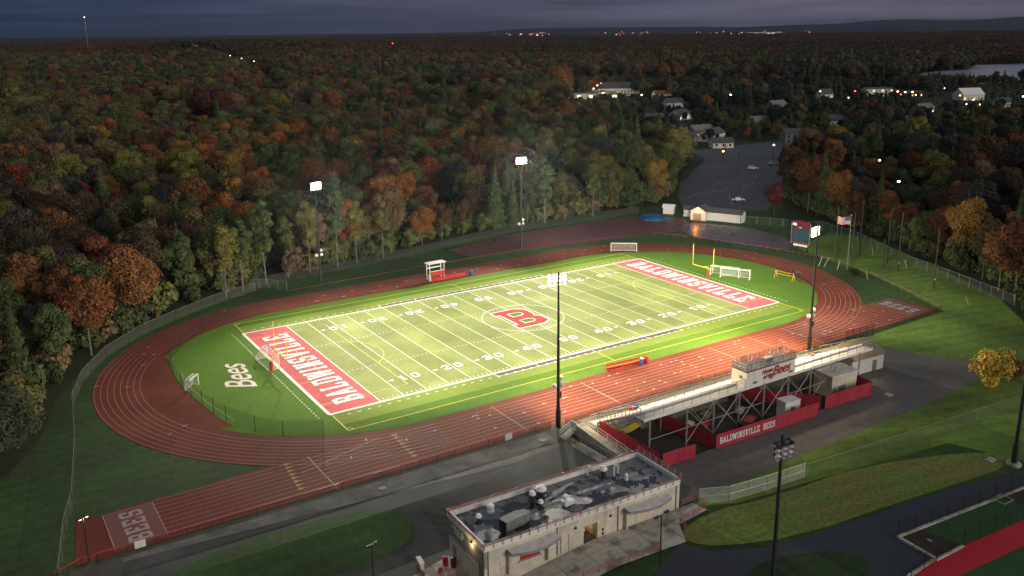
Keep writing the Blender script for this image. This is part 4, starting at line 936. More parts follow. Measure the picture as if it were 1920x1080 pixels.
MB().box((0, -.02, 3.55), (SW, .08, .5)).build('name_panel', M['maroon_rail'], t)
MB().box((.1, -.05, 2.95), (4.2, .08, .55)).build('advert_panel', M['white'], t)
for s in (-1, 1): MB().box((s*(SW/2+.05), 0, 6.3), (.08, .5, 6.1)).build('frame', M['steel'], t)
MB().box((0, .2, 9.55), (SW*.96, .3, .5)).build('header_sign', M['sign_red'], t)
t = thing('flagpole', 'pale flagpole flying the flag beside the right bend', 'flagpole', (91.6, -15.6, 0))
MB().tube((0, 0, 0), (0, 0, 14.6), .13, 8, .06).build('pole', M['pole_grey'], t); MB().lathe((0, 0, 14.6), [(.05, 0), (.14, .1), (.14, .2), (.03, .3)], 8).build('finial', M['alu'], t)
# the flag: waving cloth with stripes and canton, 3.6 x 2.0 m
def flag():
    f = thing('flag', 'red white and blue striped flag flying left from the pale pole', 'flag', (91.6, -15.6, 0))
    nu, nv = 26, 13; W_, H_ = 3.5, 2.1; d = Vector((-.35, .94, 0)).normalized(); n_ = Vector((d.y, -d.x, 0))
    P = lambda u, v: d*(u*W_*.96+.12)+Vector((0, 0, 14.3-(1-v)*H_-.45*u*u+.22*math.sin(u*7+1)*u))+n_*(.28*math.sin(u*8)*u)
    parts = {'flag_red': MB(), 'flag_white': MB(), 'flag_blue': MB()}
    for i in range(nu):
        for j in range(nv):
            m_ = 'flag_blue' if (i/nu < .4 and j >= 6) else ('flag_red' if j % 2 == 0 else 'flag_white')
            parts[m_].poly([P(i/nu, j/nv), P((i+1)/nu, j/nv), P((i+1)/nu, (j+1)/nv), P(i/nu, (j+1)/nv)])
            if m_ == 'flag_blue' and i % 2 == 1 and j % 2 == 0:
                c = P((i+.5)/nu, (j+.5)/nv)
                for s in (-1, 1): parts['flag_white'].poly([c+n_*(.012*s)+d*a*.05+Vector((0, 0, b*.05)) for a, b in ((-1, 0), (0, 1), (1, 0), (0, -1))])
    parts['flag_red'].build('red_stripes', M['flag_red'], f); parts['flag_white'].build('white_stripes', M['flag_white'], f); parts['flag_blue'].build('blue_canton', M['flag_blue'], f)
flag()
t = thing('timber_gallows', 'two dark timber poles joined by a pale crossbar beside the flagpole', 'pole frame', (0, 0, 0))
for x, y, h in ((96.6, -7.9, 15.3), (94.6, -14.6, 15.0)): MB().tube((x, y, 0), (x, y, h), .2, 7, .12).build('pole', M['pole_brown'], t)
MB().tube((96.6, -7.9, 11.6), (94.6, -14.6, 11.3), .12, 6).build('crossbar', M['pole_grey'], t)
for i, (q, h) in enumerate((((1611, 478), 15.5), ((1655, 500), 7.6), ((1663, 492), 14.5), ((1683, 508), 15.5), ((1750, 540), 15))):
    p = at2(*q); lab = ['slim dark pole just right of the flagpole before the wood', 'short dark pole second to the right of the flagpole', 'tall dark pole beside the short one near the wood fence', 'tall dark pole with pale tag left of the leaning stake', 'rightmost tall dark pole with two pale tags near the wood'][i]
    t = thing('utility_pole', lab, 'pole', (p[0], p[1], 0), 0, 'dark poles on the right lawn'); MB().tube((0, 0, 0), (0, 0, h), .19, 7, .12).build('pole', M['pole_brown'], t)
    if i > 2: MB().box((0, -.2, 2.2), (.3, .08, .35)).build('plate', M['white'], t)
for i, (q, dx) in enumerate((((1535, 499), .8), ((1545, 500), 1.2), ((1570, 505), .5), ((1627, 524), -.7), ((1637, 479), -.6), ((1701, 505), -.9), ((1817, 574), -1.1))):
    p = at2(*q); lab = ['first leaning pale stake right of the scoreboard by the bend', 'second pale stake right of the scoreboard, leaning most to the right', 'third pale stake along the rail, just left of the flagpole', 'pale stake leaning left with red foot beside the bend', 'pale stake leaning left high up by the wood fence', 'pale stake leaning left between the dark poles and wood', 'rightmost pale stake alone on the far right lawn'][i]
    t = tag(MB().tube((p[0], p[1], 0), (p[0]+dx*.85, p[1]-dx*.5, 2.5), .10, 6).build('marker_stake', M['wood']), lab, 'stake', 'leaning stakes on the right lawn')
# small things on the lawns
def plate(lab, p, d, m='concrete', name='manhole_cover', cat='manhole cover'):
    tag(MB().box((p[0], p[1], gz(*p[:2])+.10), (d, d*.8, .12)).build(name, M[m]), lab, cat, 'covers in the ground')
plate('pale square cover lying in the dry lawn by the right mast', at2(1857, 863), 1.5); plate('pale cover at the foot of the pale chain link fence', at2(1436, 917), 1.0)
plate('pale square cover in the concrete walk left of midfield', (-58.2, -52.2), 1.0); plate('pale tile by the stair on the yard corner', (-31.0, -52.4), 1.2)
plate('yellowish square plate on the road right of the kiosk', at2(1665, 741), 1.5, 'wood', 'ground_plate', 'plate')
# ------------------------------------------------------------------ concession building with the flat wet roof
t = cb = thing('concession_building', 'cream block building with dark wet flat roof and red roof rails', 'building', (-42.2, -74.3, 0), rad(-1.6))
L2, W2, HH = 14.9, 4.45, 4.5
MB().b2(-L2, -.72, -W2, W2, -2.4, 3.6).b2(1.42, L2, -W2, W2, -2.4, 3.6).b2(-.72, 1.42, -W2, W2, 2.35, 3.6).b2(-.72, 1.42, -W2+2.6, W2, -2.4, 2.35).build('wall', M['cream'], t)
MB().b2(-L2-.03, -L2+.3, -W2-.03, W2+.03, 1.4, 3.59).build('gable_wall_band', M['grey_wall'], t)
for nm, a in (('long', 0), ('short', 1)): pass
pm = MB()
pm.b2(-L2-.05, L2+.05, -W2-.05, -W2+.28, 3.6, HH); pm.b2(-L2-.05, L2+.05, W2-.28, W2+.05, 3.6, HH)
pm.b2(-L2-.05, -L2+.28, -W2+.28, W2-.28, 3.6, HH); pm.b2(L2-.28, L2+.05, -W2+.28, W2-.28, 3.6, HH)
pm.build('parapet', M['wall_white'], t)
MB().b2(-L2+.28, L2-.28, -W2+.28, W2-.28, 3.6, 3.92).build('roof_membrane', M['roof_dark'], t)
M['roof_glare_patch'] = mat('painted_roof_glare', (.62, .60, .54), .35, var=.2, scale=1.2)  # pale patches painting the glare off the wet roof
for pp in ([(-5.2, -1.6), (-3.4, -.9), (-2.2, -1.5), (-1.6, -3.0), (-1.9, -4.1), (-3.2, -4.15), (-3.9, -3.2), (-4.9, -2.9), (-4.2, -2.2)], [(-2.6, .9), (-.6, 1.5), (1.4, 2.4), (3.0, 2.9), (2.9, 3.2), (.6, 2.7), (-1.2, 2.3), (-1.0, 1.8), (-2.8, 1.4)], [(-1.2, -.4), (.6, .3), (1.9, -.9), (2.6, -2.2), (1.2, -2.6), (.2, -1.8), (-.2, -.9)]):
    sheet('roof_glare_patch', smooth_poly(pp, 1), 3.93, M['roof_glare_patch'], parent=t)
for s in (-1, 1):
    for a, b in (((-L2, s*(W2+.18)), (L2, s*(W2+.18))),):
        g = MB(); n = 24
        for zz in (4.52, 4.74): g.tube((a[0]-.2, a[1], zz), (b[0]+.2, b[1], zz), .06, 6)
        g.build('roof_rail', M['maroon_rail'] if s < 0 else M['pink_rail'], t)
        for k in range(n+1):
            x = a[0]+(b[0]-a[0])*k/n
            MB().tube((x, a[1], 4.78), (x, a[1], 3.95), .045, 5).tube((x, a[1], 3.95), (x, a[1]-s*.16, 3.95), .045, 5).build('rail_bracket', M['steel'], t)
for s in (-1, 1):
    g = MB()
    for zz in ((4.52, 4.74) if s < 0 else (4.6, 4.95, 5.3)): g.tube((s*(L2+.18), -W2-.2, zz), (s*(L2+.18), W2+.2, zz), .06, 6)
    g.build('roof_rail', M['pink_rail'], t); 
    for k in range(8): y = -W2+2*W2*k/7; MB().tube((s*(L2+.18), y, 4.78 if s < 0 else 5.32), (s*(L2+.18), y, 3.95), .04, 5).tube((s*(L2+.18), y, 3.95), (s*(L2+.02), y, 3.95), .04, 5).build('rail_bracket', M['white'], t)
def canopy(x0, x1):
    g = MB(); n = 14; pts = [(x0, -W2)]; 
    for k in range(n+1):
        u = k/n; pts.append((x0+(x1-x0)*u, -W2-1.15-.75*math.sin(math.pi*u)))
    pts.append((x1, -W2)); pts = pts[::-1]
    g.prism(pts, 2.62, 2.98); o = g.build('canopy', M['canopy_edge'], t); q = MB(); q.prism([(p[0]*.985+(x0+x1)/2*.015, p[1]*.985-W2*.015 if p[1] < -W2 else p[1]) for p in pts], 2.985, 3.05); q.build('canopy_top', M['canopy'], o)
canopy(-11.9, -4.9); canopy(5.5, 12.6)
for x in (-11.7, -6.2, 5.75): MB().b2(x-.12, x+.12, -W2-.55, -W2-.002, -.2, 2.61).build('pilaster', M['cream'], t)
MB().b2(-10.0, -7.2, -W2-.05, -W2+.02, .95, 2.3).build('serving_hatch', M['red_paint'], t); MB().b2(-10.2, -7.0, -W2-.40, -W2-.052, .8, .92).build('serving_sill', M['white'], t)
MB().b2(8.4, 9.9, -W2-.05, -W2+.02, .95, 2.3).build('serving_hatch', M['interior_glow'], t); MB().b2(10.2, 12.0, -W2-.06, -W2+.02, 1.2, 2.3).build('window', M['unit_grey'], t)
MB().b2(-4.1, -3.05, -W2-.05, -W2+.02, -.2, 2.1).build('door', M['cream'], t); MB().b2(-3.03, -2.93, -W2-.07, -W2+.02, -.2, 2.15).b2(-4.2, -4.12, -W2-.07, -W2+.02, -.2, 2.15).build('door_frame', M['door_tan'], t)
MB().b2(-.68, 1.38, -W2+2.55, -W2+2.58, -.2, 2.3).build('garage_interior', M['interior_glow'], t)
MB().b2(1.3, 1.42, -W2-.03, -W2+.9, -.2, 2.34).build('roller_door_track', M['door_tan'], t)
for x in (2.1,): MB().b2(x, x+.25, -W2-.08, -W2-.002, .9, 1.25).b2(x, x+.25, -W2-.08, -W2-.002, .3, .65).build('meter_box', M['dark_steel'], t)
MB().b2(-L2-.06, -L2+.02, 2.6, 3.5, -1.6, .5).build('door', M['door_tan'], t); MB().b2(-L2-.05, -L2+.02, -W2+.15, -W2+1.3, -1.0, 2.2).build('louvre', M['unit_grey'], t)
MB().tube((-L2-.1, 2.2, 1.55), (-L2-.1, -2.9, 1.15), .05, 5).build('wall_conduit', M['door_tan'], t)
for x in (-14.4, -4.7, 4.6, 14.3): MB().tube((x, -W2-.09, -.2), (x, -W2-.09, 3.6), .06, 6).build('downpipe', M['unit_grey'], t)
for x in (-2.0, 3.4): MB().b2(x-.14, x+.14, -W2-.16, -W2-.002, 2.5, 2.75).build('wall_light', M['dark_steel'], t)
MB().b2(-5.9, -4.9, -W2-.04, -W2-.002, 1.0, 1.7).build('notice_panel', M['white'], t)
wm = MB()   # two lines of raised white script on the end wall
for ln, (y0, y1, z, h) in enumerate(((3.5, .5, 3.15, .55), (2.7, .9, 2.62, .42))):
    n = 34
    pts = [(-L2-.10, y0+(y1-y0)*k/n, z+.5*h*math.sin(k*1.25)*(1 if (k//6) % 2 else .55)+.06*math.sin(k*.7)) for k in range(n+1)]
    for a, b in zip(pts, pts[1:]): wm.tube(a, b, .075, 5)
wm.build('wall_script', M['white'], t)
MB().box((-L2-.12, -1.5, 3.42), (.2, .4, .14)).build('wall_pack_lamp', M['dark_steel'], t); MB().box((-L2-.13, -1.5, 3.33), (.14, .3, .04)).build('lamp_lens', M['g_warm'], t)
lamp_light((-57.55, -75.45, 3.15), 70, (1, .72, .30), .12)
lamp_light((-41.9, -77.2, 2.2), 35, (1, .75, .4), .2)
def on_roof(lx, ly, z=3.92):
    a = rad(-1.6); return (-42.2+lx*math.cos(a)-ly*math.sin(a), -74.3+lx*math.sin(a)+ly*math.cos(a), z)
t = thing('air_handler', 'large boxy grey air handler on the left end of the wet roof', 'air handler', on_roof(-9.3, -1.9), rad(8))
MB().box((-.3, 0, .8), (2.9, 1.5, 1.3)).build('cabinet', M['unit_grey'], t); MB().prism([(1.2, -.75), (2.2, -.5), (2.2, .5), (1.2, .75)], .15, 1.3).build('intake_hood', M['unit_grey'], t)
for x in (-1.5, 1.0): MB().box((x, 0, .075), (.15, 1.5, .15)).build('skid', M['dark_steel'], t)
MB().box((-1.77, 0, .8), (.04, 1.2, 1.0)).build('louvre', M['black'], t)
t = thing('air_handler', 'low pale duct box in the middle of the wet roof', 'air handler', on_roof(-.9, -1.2), rad(5)); MB().box((0, 0, .35), (1.5, .95, .6)).build('cabinet', M['alu'], t); MB().lathe((-.2, .1, .66), [(.32, 0), (.32, .5), (.42, .55), (.2, .75)], 10).build('vent_cap', M['alu'], t)
vl = [(-12.5, 1.1, .42, 1.1, 'shiny capped vent nearest the left rear corner of the wet roof'), (-10.0, 2.5, .48, 1.0, 'bulky pale vent at the rear parapet left on the wet roof'),
      (-4.2, 1.9, .45, 1.35, 'tall capped vent left of the largest fan on the wet roof'), (-2.7, 2.2, .72, 1.5, 'largest mushroom fan on the wet roof by the rear parapet'),
      (-4.3, -.2, .38, 1.2, 'narrow dark vent in front of the capped pair on the roof'), (7.1, 2.0, .55, 1.7, 'tall mushroom fan on the right half of the wet roof'), (9.3, -.2, .26, .9, 'short pale vent by the bent pipes on the roof')]
for x, y, r_, h_, lab in vl:
    t = thing('roof_vent', lab, 'vent', on_roof(x, y), 0, 'vents on the wet roof')
    MB().lathe((0, 0, 0), [(r_*1.1, 0), (r_*1.05, .2), (r_*.6, .25), (r_*.6, h_*.62)], 12).build('shaft', M['dark_steel'] if h_ > 1 else M['alu'], t)
    MB().lathe((0, 0, h_*.625), [(r_*.7, 0), (r_, .05), (r_*1.02, h_*.16), (r_*.75, h_*.26), (r_*.7, h_*.36), (r_*.2, h_*.38)], 14).build('cap', M['alu'], t)
for x, y, h_, lab in ((8.3, 1.2, 1.7, 'left bent white pipe on the right roof end'), (9.2, 1.5, 1.9, 'tallest bent white pipe on the right roof end'), (5.4, 3.2, 1.4, 'lone bent white pipe at the rear parapet of the roof')):
    t = thing('vent_pipe', lab, 'pipe', on_roof(x, y), 0, 'bent pipes on the wet roof')
    MB().path([(0, 0, 0), (0, 0, h_), (.08, 0, h_+.14), (.2, 0, h_+.2), (.34, 0, h_+.12), (.38, 0, h_-.15)], .10, 8).build('pipe', M['white'], t); MB().lathe((0, 0, 0), [(.24, 0), (.2, .12), (.1, .2)], 8).build('flashing', M['dark_steel'], t)
# goods glimpsed in the open garage
random.seed(11)
for k in range(9):
    lx, ly = random.uniform(-.5, 1.1), random.uniform(-3.6, -2.2); r_ = random.uniform(.16, .26)
    p = on_roof(lx, ly, -.1+(k//5)*.48)
    m_ = ['red_paint', 'white', 'blue', 'red', 'orange'][k % 5]
    labs = ['round ball in the open garage, part of the red and white pile']
    o = MB().lathe((p[0], p[1], p[2]), [(.02, 0), (r_*.75, r_*.3), (r_, r_), (r_*.75, r_*1.7), (.02, r_*2)], 10).build('ball', M[m_]); tag(o, 'colourful ball in the pile inside the open garage', 'ball', 'balls in the open garage')
# plaza rails
def rail_thing(lab, pts, h=1.05, m='pink_rail', step=2.3, group='faded red handrails round the plaza'):
    t = thing('handrail', lab, 'handrail', (0, 0, 0), 0, group); d = [pts[0]]
    for a, b in zip(pts, pts[1:]):
        n = max(1, round(math.hypot(b[0]-a[0], b[1]-a[1])/step))
        for k in range(1, n+1): d.append(tuple(a[i]+(b[i]-a[i])*k/n for i in range(3)))
    for p in d: MB().tube(p, (p[0], p[1], p[2]+h), .05, 6).build('post', M[m], t)
    for nm, e in (('top_rail', 1), ('lower_rail', .45), ('middle_rail', .72)):
        g = MB()
        for a, b in zip(d, d[1:]): g.tube((a[0], a[1], a[2]+h*e), (b[0], b[1], b[2]+h*e), .045, 6)
        g.build(nm, M[m], t)
    return t
rail_thing('faded red handrail along the front edge of the plaza left of the lamp post', [(-58, -83.6, -.6), (-47.6, -84.7, .1), (-36.6, -85.3, .1)])
rail_thing('faded red handrail bending round the right end of the plaza', [(-26.9, -79.1, .1), (-24.7, -79.3, .1), (-24.6, -81.5, .1), (-30.2, -82.3, .1), (-30.3, -83.2, .1), (-31.6, -85.5, .1)])
rail_thing('faded red handrail beside the lower walk at the left end of the building', [(-64.5, -72.4, gz(-64.5, -72.4)), (-58.4, -73.6, gz(-58.4, -73.6)), (-57.7, -75.5, gz(-57.7, -75.5))], 1.0, 'pink_rail', 1.6)
rail_thing('dark red handrail running down towards the picture edge by the planter wall', [(-61.9, -70.2, gz(-61.9, -70.2)), (-62.0, -75.2, gz(-62, -75.2))], 1.0, 'maroon_rail', 1.6)
sheet('lower_walk', [(-66, -71.4), (-57.0, -69.3), (-57.2, -78.4), (-60.5, -79.5), (-66, -76)], .10, M['concrete'], 2)
tag(MB().box((-61.2, -69.6, gz(-61.2, -69.6)+.55), (.5, 1.6, 1.1), rad(-8)).box((-61.2, -69.6, gz(-61.2, -69.6)+1.13), (.62, 1.75, .08), rad(-8)).build('planter_wall', M['cream']), 'short cream wall pier at the left end of the walk', 'wall')
barrel('red barrel by the left end wall of the roof building', 'trash_bin', 'trash bin', -58.4, -70.9, 'red', 1.05, .36, z=.12)
barrel('dark brown barrel against the left end wall of the building', 'trash_bin', 'trash bin', -57.75, -71.8, 'sign_red', 1.15, .38, z=.12)
barrel('small red pot on the lower walk in front of the barrels', 'trash_bin', 'trash bin', -59.7, -72.0, 'red_paint', .6, .28, z=.12)
barrel('blue barrel at the near left corner of the building', 'trash_bin', 'trash bin', -55.9, -79.6, 'blue', 1.0, .36, z=.15)
barrel('blue barrel below the left end wall by the handrail', 'trash_bin', 'trash bin', -57.9, -77.6, 'blue', 1.0, .36, z=.15)
barrel('red cooler on the front walkway at the left of the bleachers', 'barrel', 'barrel', -14.4, -54.0, 'red_paint', .9, .45, z=1.27)
barrel('blue cooler beside the red one on the bleacher walkway', 'barrel', 'barrel', -13.3, -53.8, 'blue', .9, .4, z=1.27)
barrel('dark blue drum behind the small steel stair', 'barrel', 'barrel', -24.6, -51.8, 'blue', 1.1, .45, z=.05)
barrel('red drum in the seats at the far right of the bleachers', 'barrel', 'barrel', 26.6, -57.0, 'red_paint', .9, .4, z=2.55)
# clutter kept under the stand
t = thing('equipment_cart', 'yellow framed equipment cart parked under the left of the stand', 'cart', (-17.5, -57.6, .04), rad(14))
MB().box((0, 0, .55), (3.6, 1.3, .12)).build('deck', M['yellow'], t); MB().path([(-1.8, .6, .6), (-1.8, .6, 1.3), (1.8, .6, 1.3), (1.8, .6, .6)], .05, 5).path([(-1.8, -.6, .6), (-1.8, -.6, 1.3), (1.8, -.6, 1.3), (1.8, -.6, .6)], .05, 5).build('side_rail', M['yellow'], t)
for sx in (-1.3, 1.3):
    for sy in (-.68, .68): MB().tube((sx, sy-.08, .32), (sx, sy+.08, .32), .3, 10).build('wheel', M['black'], t)
random.seed(5)
cl = [('red crate', 'red_paint', (1.6, .9, .6)), ('grey box', 'unit_grey', (1.8, 1.2, .8)), ('white panel stack', 'wall_white', (2.2, 1.1, .35)), ('red mat stack', 'red', (2.6, 1.3, .4)), ('dark box', 'black', (1.4, 1.4, .9)), ('tan crate', 'cream', (1.5, 1.0, .7))]
for k, (nm, m_, d) in enumerate(cl):
    x, y = [(-6.5, -63), (-4.2, -60.5), (-8.6, -61.2), (.9, -65.6), (-2.0, -66.9), (2.2, -62.2)][k]
    t = thing('storage_crate', nm+['', ' left under the stand', '', '', '', ''][1 if k == 1 else 0]+' among the clutter under the press box', 'crate', (x, y, .04), random.uniform(-.5, .5))
    MB().box((0, 0, d[2]/2), d).build('body', M[m_], t); MB().box((0, 0, d[2]+.03), (d[0]+.1, d[1]+.1, .06)).build('lid', M[m_], t)

# ------------------------------------------------------------------ cars
def car(lab, x, y, rz, body, suv=False, lights=None, group='cars in the parking lot'):
    t = thing('parked_car', lab, 'car', (x, y, .05+gz(x, y)), rz, group)
    L_, W_ = (4.7, 1.85); hb = .95 if not suv else 1.05; hr = 1.45 if not suv else 1.72
    g = MB(); prof = [(-L_/2, .35), (-L_/2+.05, hb-.1), (-L_/2+.9 if not suv else -L_/2+.15, hb), (-L_/2+1.35 if not suv else -L_/2+.5, hr), (.35, hr), (1.1, hb), (L_/2-.15, hb-.15), (L_/2, .55), (L_/2, .35)]
    n = len(prof); ys = lambda z: W_/2*(.80 if z > hb+.05 else 1)
    g.v = [(px_, -ys(pz_), pz_) for px_, pz_ in prof]+[(px_, ys(pz_), pz_) for px_, pz_ in prof]
    g.f = [tuple(range(n)), tuple(range(2*n-1, n-1, -1))]+[(k, n+k, n+(k+1) % n, (k+1) % n) for k in range(n)]
    g.build('body', M[body], t)
    wb = MB()
    for s in (-1, 1):
        x0 = -L_/2+(1.25 if not suv else .55)
        wb.poly([(x0+.1, s*(W_/2*.985), hb+.02), (.95, s*(W_/2*.985), hb+.02), (.3, s*(W_/2*.82+.01), hr-.08), (x0+.3, s*(W_/2*.82+.01), hr-.08)])
    wb.poly([(1.09, -W_*.42, hb+.03), (1.09, W_*.42, hb+.03), (.40, W_*.37, hr-.03), (.40, -W_*.37, hr-.03)])
    x0 = prof[2][0]; x1 = prof[3][0]; wb.poly([(x0-.02, -W_*.42, hb+.03), (x1-.04, -W_*.37, hr-.03), (x1-.04, W_*.37, hr-.03), (x0-.02, W_*.42, hb+.03)])
    wb.build('windows', M['glass'], t)
    for sx in (-1.4, 1.4):
        for sy in (-1, 1): MB().tube((sx, sy*(W_/2-.2), .33), (sx, sy*(W_/2+.02), .33), .34, 12).build('wheel', M['black'], t)
    if lights:
        for s in (-.65, .65): MB().box((lights*(L_/2+.01), s, .68), (.06, .32, .16)).build('headlight' if lights > 0 else 'tail_light', M['g_white'] if lights > 0 else M['g_red'], t)
    return t
M['car_white'] = mat('white_car_paint', (.70, .70, .70), .25, var=.02, spec=.5); M['car_silver'] = mat('silver_car_paint', (.48, .50, .50), .3, metal=.4, var=.02); M['car_dark'] = mat('dark_car_paint', (.03, .035, .045), .25, var=.02, spec=.5)
for lab, q, rz, b, s in (('white car alone at the near side of the parking lot by the sheds', (1384, 377), -.62, 'car_white', False), ('white sport utility car out in the middle of the parking lot', (1412, 318), -.75, 'car_white', True),
                         ('silver car half hidden by the tree at the right of the lot', (1450, 309), -.6, 'car_silver', True), ('pale car parked by the dark house behind the lot', (1482, 279), -.4, 'car_silver', True)):
    p = at2(*q); car(lab, p[0], p[1], rz, b, s)
p = at2(1600, 352); car('dark car with glowing lights among the woods right of the lot', p[0], p[1], .6, 'car_dark', True, -1)
# lot markings
lm = MB()
for k in range(9): a = at2(1300+k*14, 318-k*1.0); b = at2(1318+k*14, 309-k*.8); lm.strip(a, b, .25, .055)
for k in range(10): a = at2(1290+k*17, 372-k*3); b = at2(1312+k*17, 361-k*3); lm.strip(a, b, .28, .055)
for k in range(6): a = at2(1330+k*20, 352-k*4); b = at2(1352+k*20, 340-k*4); lm.strip(a, b, .25, .055)
lm.strip(at2(1367, 362), at2(1372, 388), .22, .055); lm.strip(at2(1400, 300), at2(1445, 304), .3, .055); lm.build('parking_lines', M['lane_line'])['kind'] = 'structure'

# ------------------------------------------------------------------ houses and town
def house(lab, px, py, L, W, h, rh, rz, wall, roof, lit=0, group='houses among the trees', z=None, chim=True):
    p = at2(px, py, z or 0)
    for _ in range(3): p = at2(px, py, gz(*p))
    wins = []
    n = max(2, int(L/3))
    for k in range(n):
        u = -L/2+L*(k+.5)/n
        for fl in range(max(1, int(h/2.7))): wins.append(('s', u, 1.6+2.7*fl, 1.0, 1.3, 'g_window' if (k+fl) % 3 < lit else 'glass'))
    wins += [('w', 0, 1.7, 1.1, 1.2, 'glass'), ('e', 0, 1.7, 1.1, 1.2, 'glass')]
    HOUSES.append((p[0], p[1]))
    return gable('house', lab, 'house', p[0], p[1], rz, L, W, h, rh, wall, roof, group, .5, wins, ('s', L*.1, 1.0, 2.1, 'door_tan'), chim=chim)
HOUSES = []
house('white gabled store with lit front in the clearing beyond the middle wood', 1150, 178, 46, 26, 7, 5, rad(-32), 'wall_white', 'roof_grey', 0, 'town buildings beyond the woods', chim=False)
p = at2(1108, 187); t = thing('shop', 'low flat shop with a row of gold wall lights in the clearing', 'shop', (p[0], p[1], gz(*p)), rad(-32)); 
MB().box((0, 0, 3), (52, 18, 6)).build('wall', M['grey_wall'], t); MB().box((0, 0, 6.2), (53, 19, .5)).build('roof', M['roof_grey'], t)
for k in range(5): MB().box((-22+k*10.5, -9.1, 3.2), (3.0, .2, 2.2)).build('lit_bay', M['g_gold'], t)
HOUSES.append(p)
for q_ in ((1100, 189), (1130, 186), (1162, 184)): a_ = at2(*q_); lamp_light((a_[0]-9, a_[1]-12, gz(*a_)+7), 9000, (1, .86, .6), 1.0)
for q_ in ((1085, 188), (1095, 190), (1120, 190), (1132, 188), (1145, 184), (1160, 182), (1172, 182), (1184, 182), (1735, 152), (1760, 152), (1785, 152), (1815, 152), (1845, 152), (1875, 152), (1905, 150)): HOUSES.append(at2(*q_))
for lab, a in {
 'white cottage with low gable at the back edge of the parking lot': (1352, 276, 11, 8, 3, 2.2, -.5, 'wall_white', 'roof_grey', 0),
 'dark teal house with many windows behind the right of the lot': (1490, 268, 14, 9, 6, 2, -.5, 'grey_wall', 'roof_grey', 0),
 'grey house left of the lot half hidden behind dark conifers': (1284, 272, 11, 8, 5, 2.4, -.4, 'grey_wall', 'roof_grey', 0),
 'white house with lit porch glimpsed right of the gold lit shop': (1262, 203, 14, 9, 5, 3, -.4, 'wall_white', 'roof_grey', 1),
 'pale gable house with white lamp cluster left of the diner strip': (1545, 186, 12, 9, 5, 4, -.3, 'wall_white', 'roof_grey', 1),
 'long pale two storey block among trees left of the red lights': (1646, 178, 30, 10, 6, 1.2, -.4, 'wall_white', 'roof_grey', 1),
 'low diner with red lit front at the right of the town strip': (1700, 181, 24, 12, 4, 1.2, -.4, 'red_brick', 'roof_grey', 2),
 'pyramid roofed pale pavilion below the lake': (1815, 187, 20, 14, 5, 5, -.4, 'wall_white', 'alu', 1),
 'dark roofed boathouse at the near shore of the lake': (1789, 151, 34, 12, 5, 3, -.2, 'grey_wall', 'roof_dark', 0),
 'long dark roofed shed at the right shore of the lake': (1850, 156, 40, 12, 4, 3, -.1, 'grey_wall', 'roof_dark', 0),
 'red roofed house right of the gold lit shop': (1240, 184, 15, 9, 4, 3, -.3, 'wall_white', 'red_brick', 0),
}.items(): house(lab, *a[:7], *a[7:10], group='town buildings beyond the woods')
for k, (px_, py_, lab) in enumerate(((1262, 256, 'dark gabled house left of the lot with pale roof edge'), (1312, 256, 'grey house in the gap above the back of the lot'), (1334, 263, 'pale house just left of the white cottage behind the lot'), (1226, 232, 'low dark house by a lamp among the middle town trees'), (1420, 238, 'pale roofed house deep in the dark town trees'),
                                    (1275, 224, 'pale long shed right of the white porch house'), (1560, 236, 'small pale house low among the trees below the pale gable'), (1730, 212, 'long pale low roof among dark trees left of the pavilion'), (1690, 240, 'green roofed low house above the right wood'), (1880, 200, 'dark house under big trees right of the pavilion'), (1455, 205, 'small white house in the middle of the town trees'))):
    house(lab, px_, py_, 12+k % 3*2, 8.5, 4.2, 2.8, -.5+.4*(k % 3), ['wall_white', 'grey_wall', 'wall_white'][k % 3], ['roof_grey', 'unit_grey', 'roof_grey'][k % 3], k % 2, 'town buildings beyond the woods')
hl = [(263, 97, 'leftmost pale house of the hill settlement'), (283, 99, 'grey house with bright lamp left on the hill'), (368, 103, 'tan house at the left of the hill village'), (405, 108, 'tan gabled house at the front of the hill village'), (418, 112, 'slate blue house low in the hill village'),
      (428, 110, 'grey house beside a street light in the hill village'), (438, 105, 'peach gabled house in the middle of the hill village'), (459, 106, 'pale narrow house right of the peach gable'), (470, 105, 'small white gable behind the village street light'),
      (484, 110, 'lilac house at the right end of the hill village'), (497, 104, 'tall thin pale house at the right of the village'), (548, 106, 'grey roofed house alone right of the hill village')]
for k, (px_, py_, lab) in enumerate(hl):
    house(lab, px_, py_, 15+(k % 3)*3, 11, 6.5, 4.5, -.6+.5*(k % 3), ['wall_white', 'grey_wall', 'cream', 'wall_white'][k % 4], 'roof_grey', 0, 'houses of the hill village')
house('lone pale house beside a yard light deep in the left wood', 300, 233, 12, 8, 4, 2.5, -.2, 'wall_white', 'roof_grey', 1); house('small grey house hidden in the middle wood', 822, 188, 14, 8, 4, 2.5, -.3, 'wall_white', 'roof_grey', 0)
def far_block(lab, px_, py_, L, W, h, m, lit, rz):
    p = at2(px_, py_); p = at2(px_, py_, gz(*p)+4); t = thing('warehouse', lab, 'warehouse', (p[0], p[1], gz(*p)+6), rz)
    MB().box((0, 0, h/2), (L, W, h)).build('wall', M[m], t); MB().box((0, 0, h+.5), (L+2, W+2, 1)).build('roof', M['wall_white'], t)
    if lit:
        for k in range(6): MB().box((-L*.42+k*L*.168, -W/2-.6, h*.45), (L*.1, 1, h*.4)).build('lit_bay', M['g_window'], t)
far_block('long brightly lit warehouse far away under the hills', 1432, 66, 230, 60, 16, 'wall_white', True, rad(-38)); far_block('long white roofed shed far away left of the lit warehouse', 1340, 82, 140, 40, 10, 'wall_white', False, rad(-32))
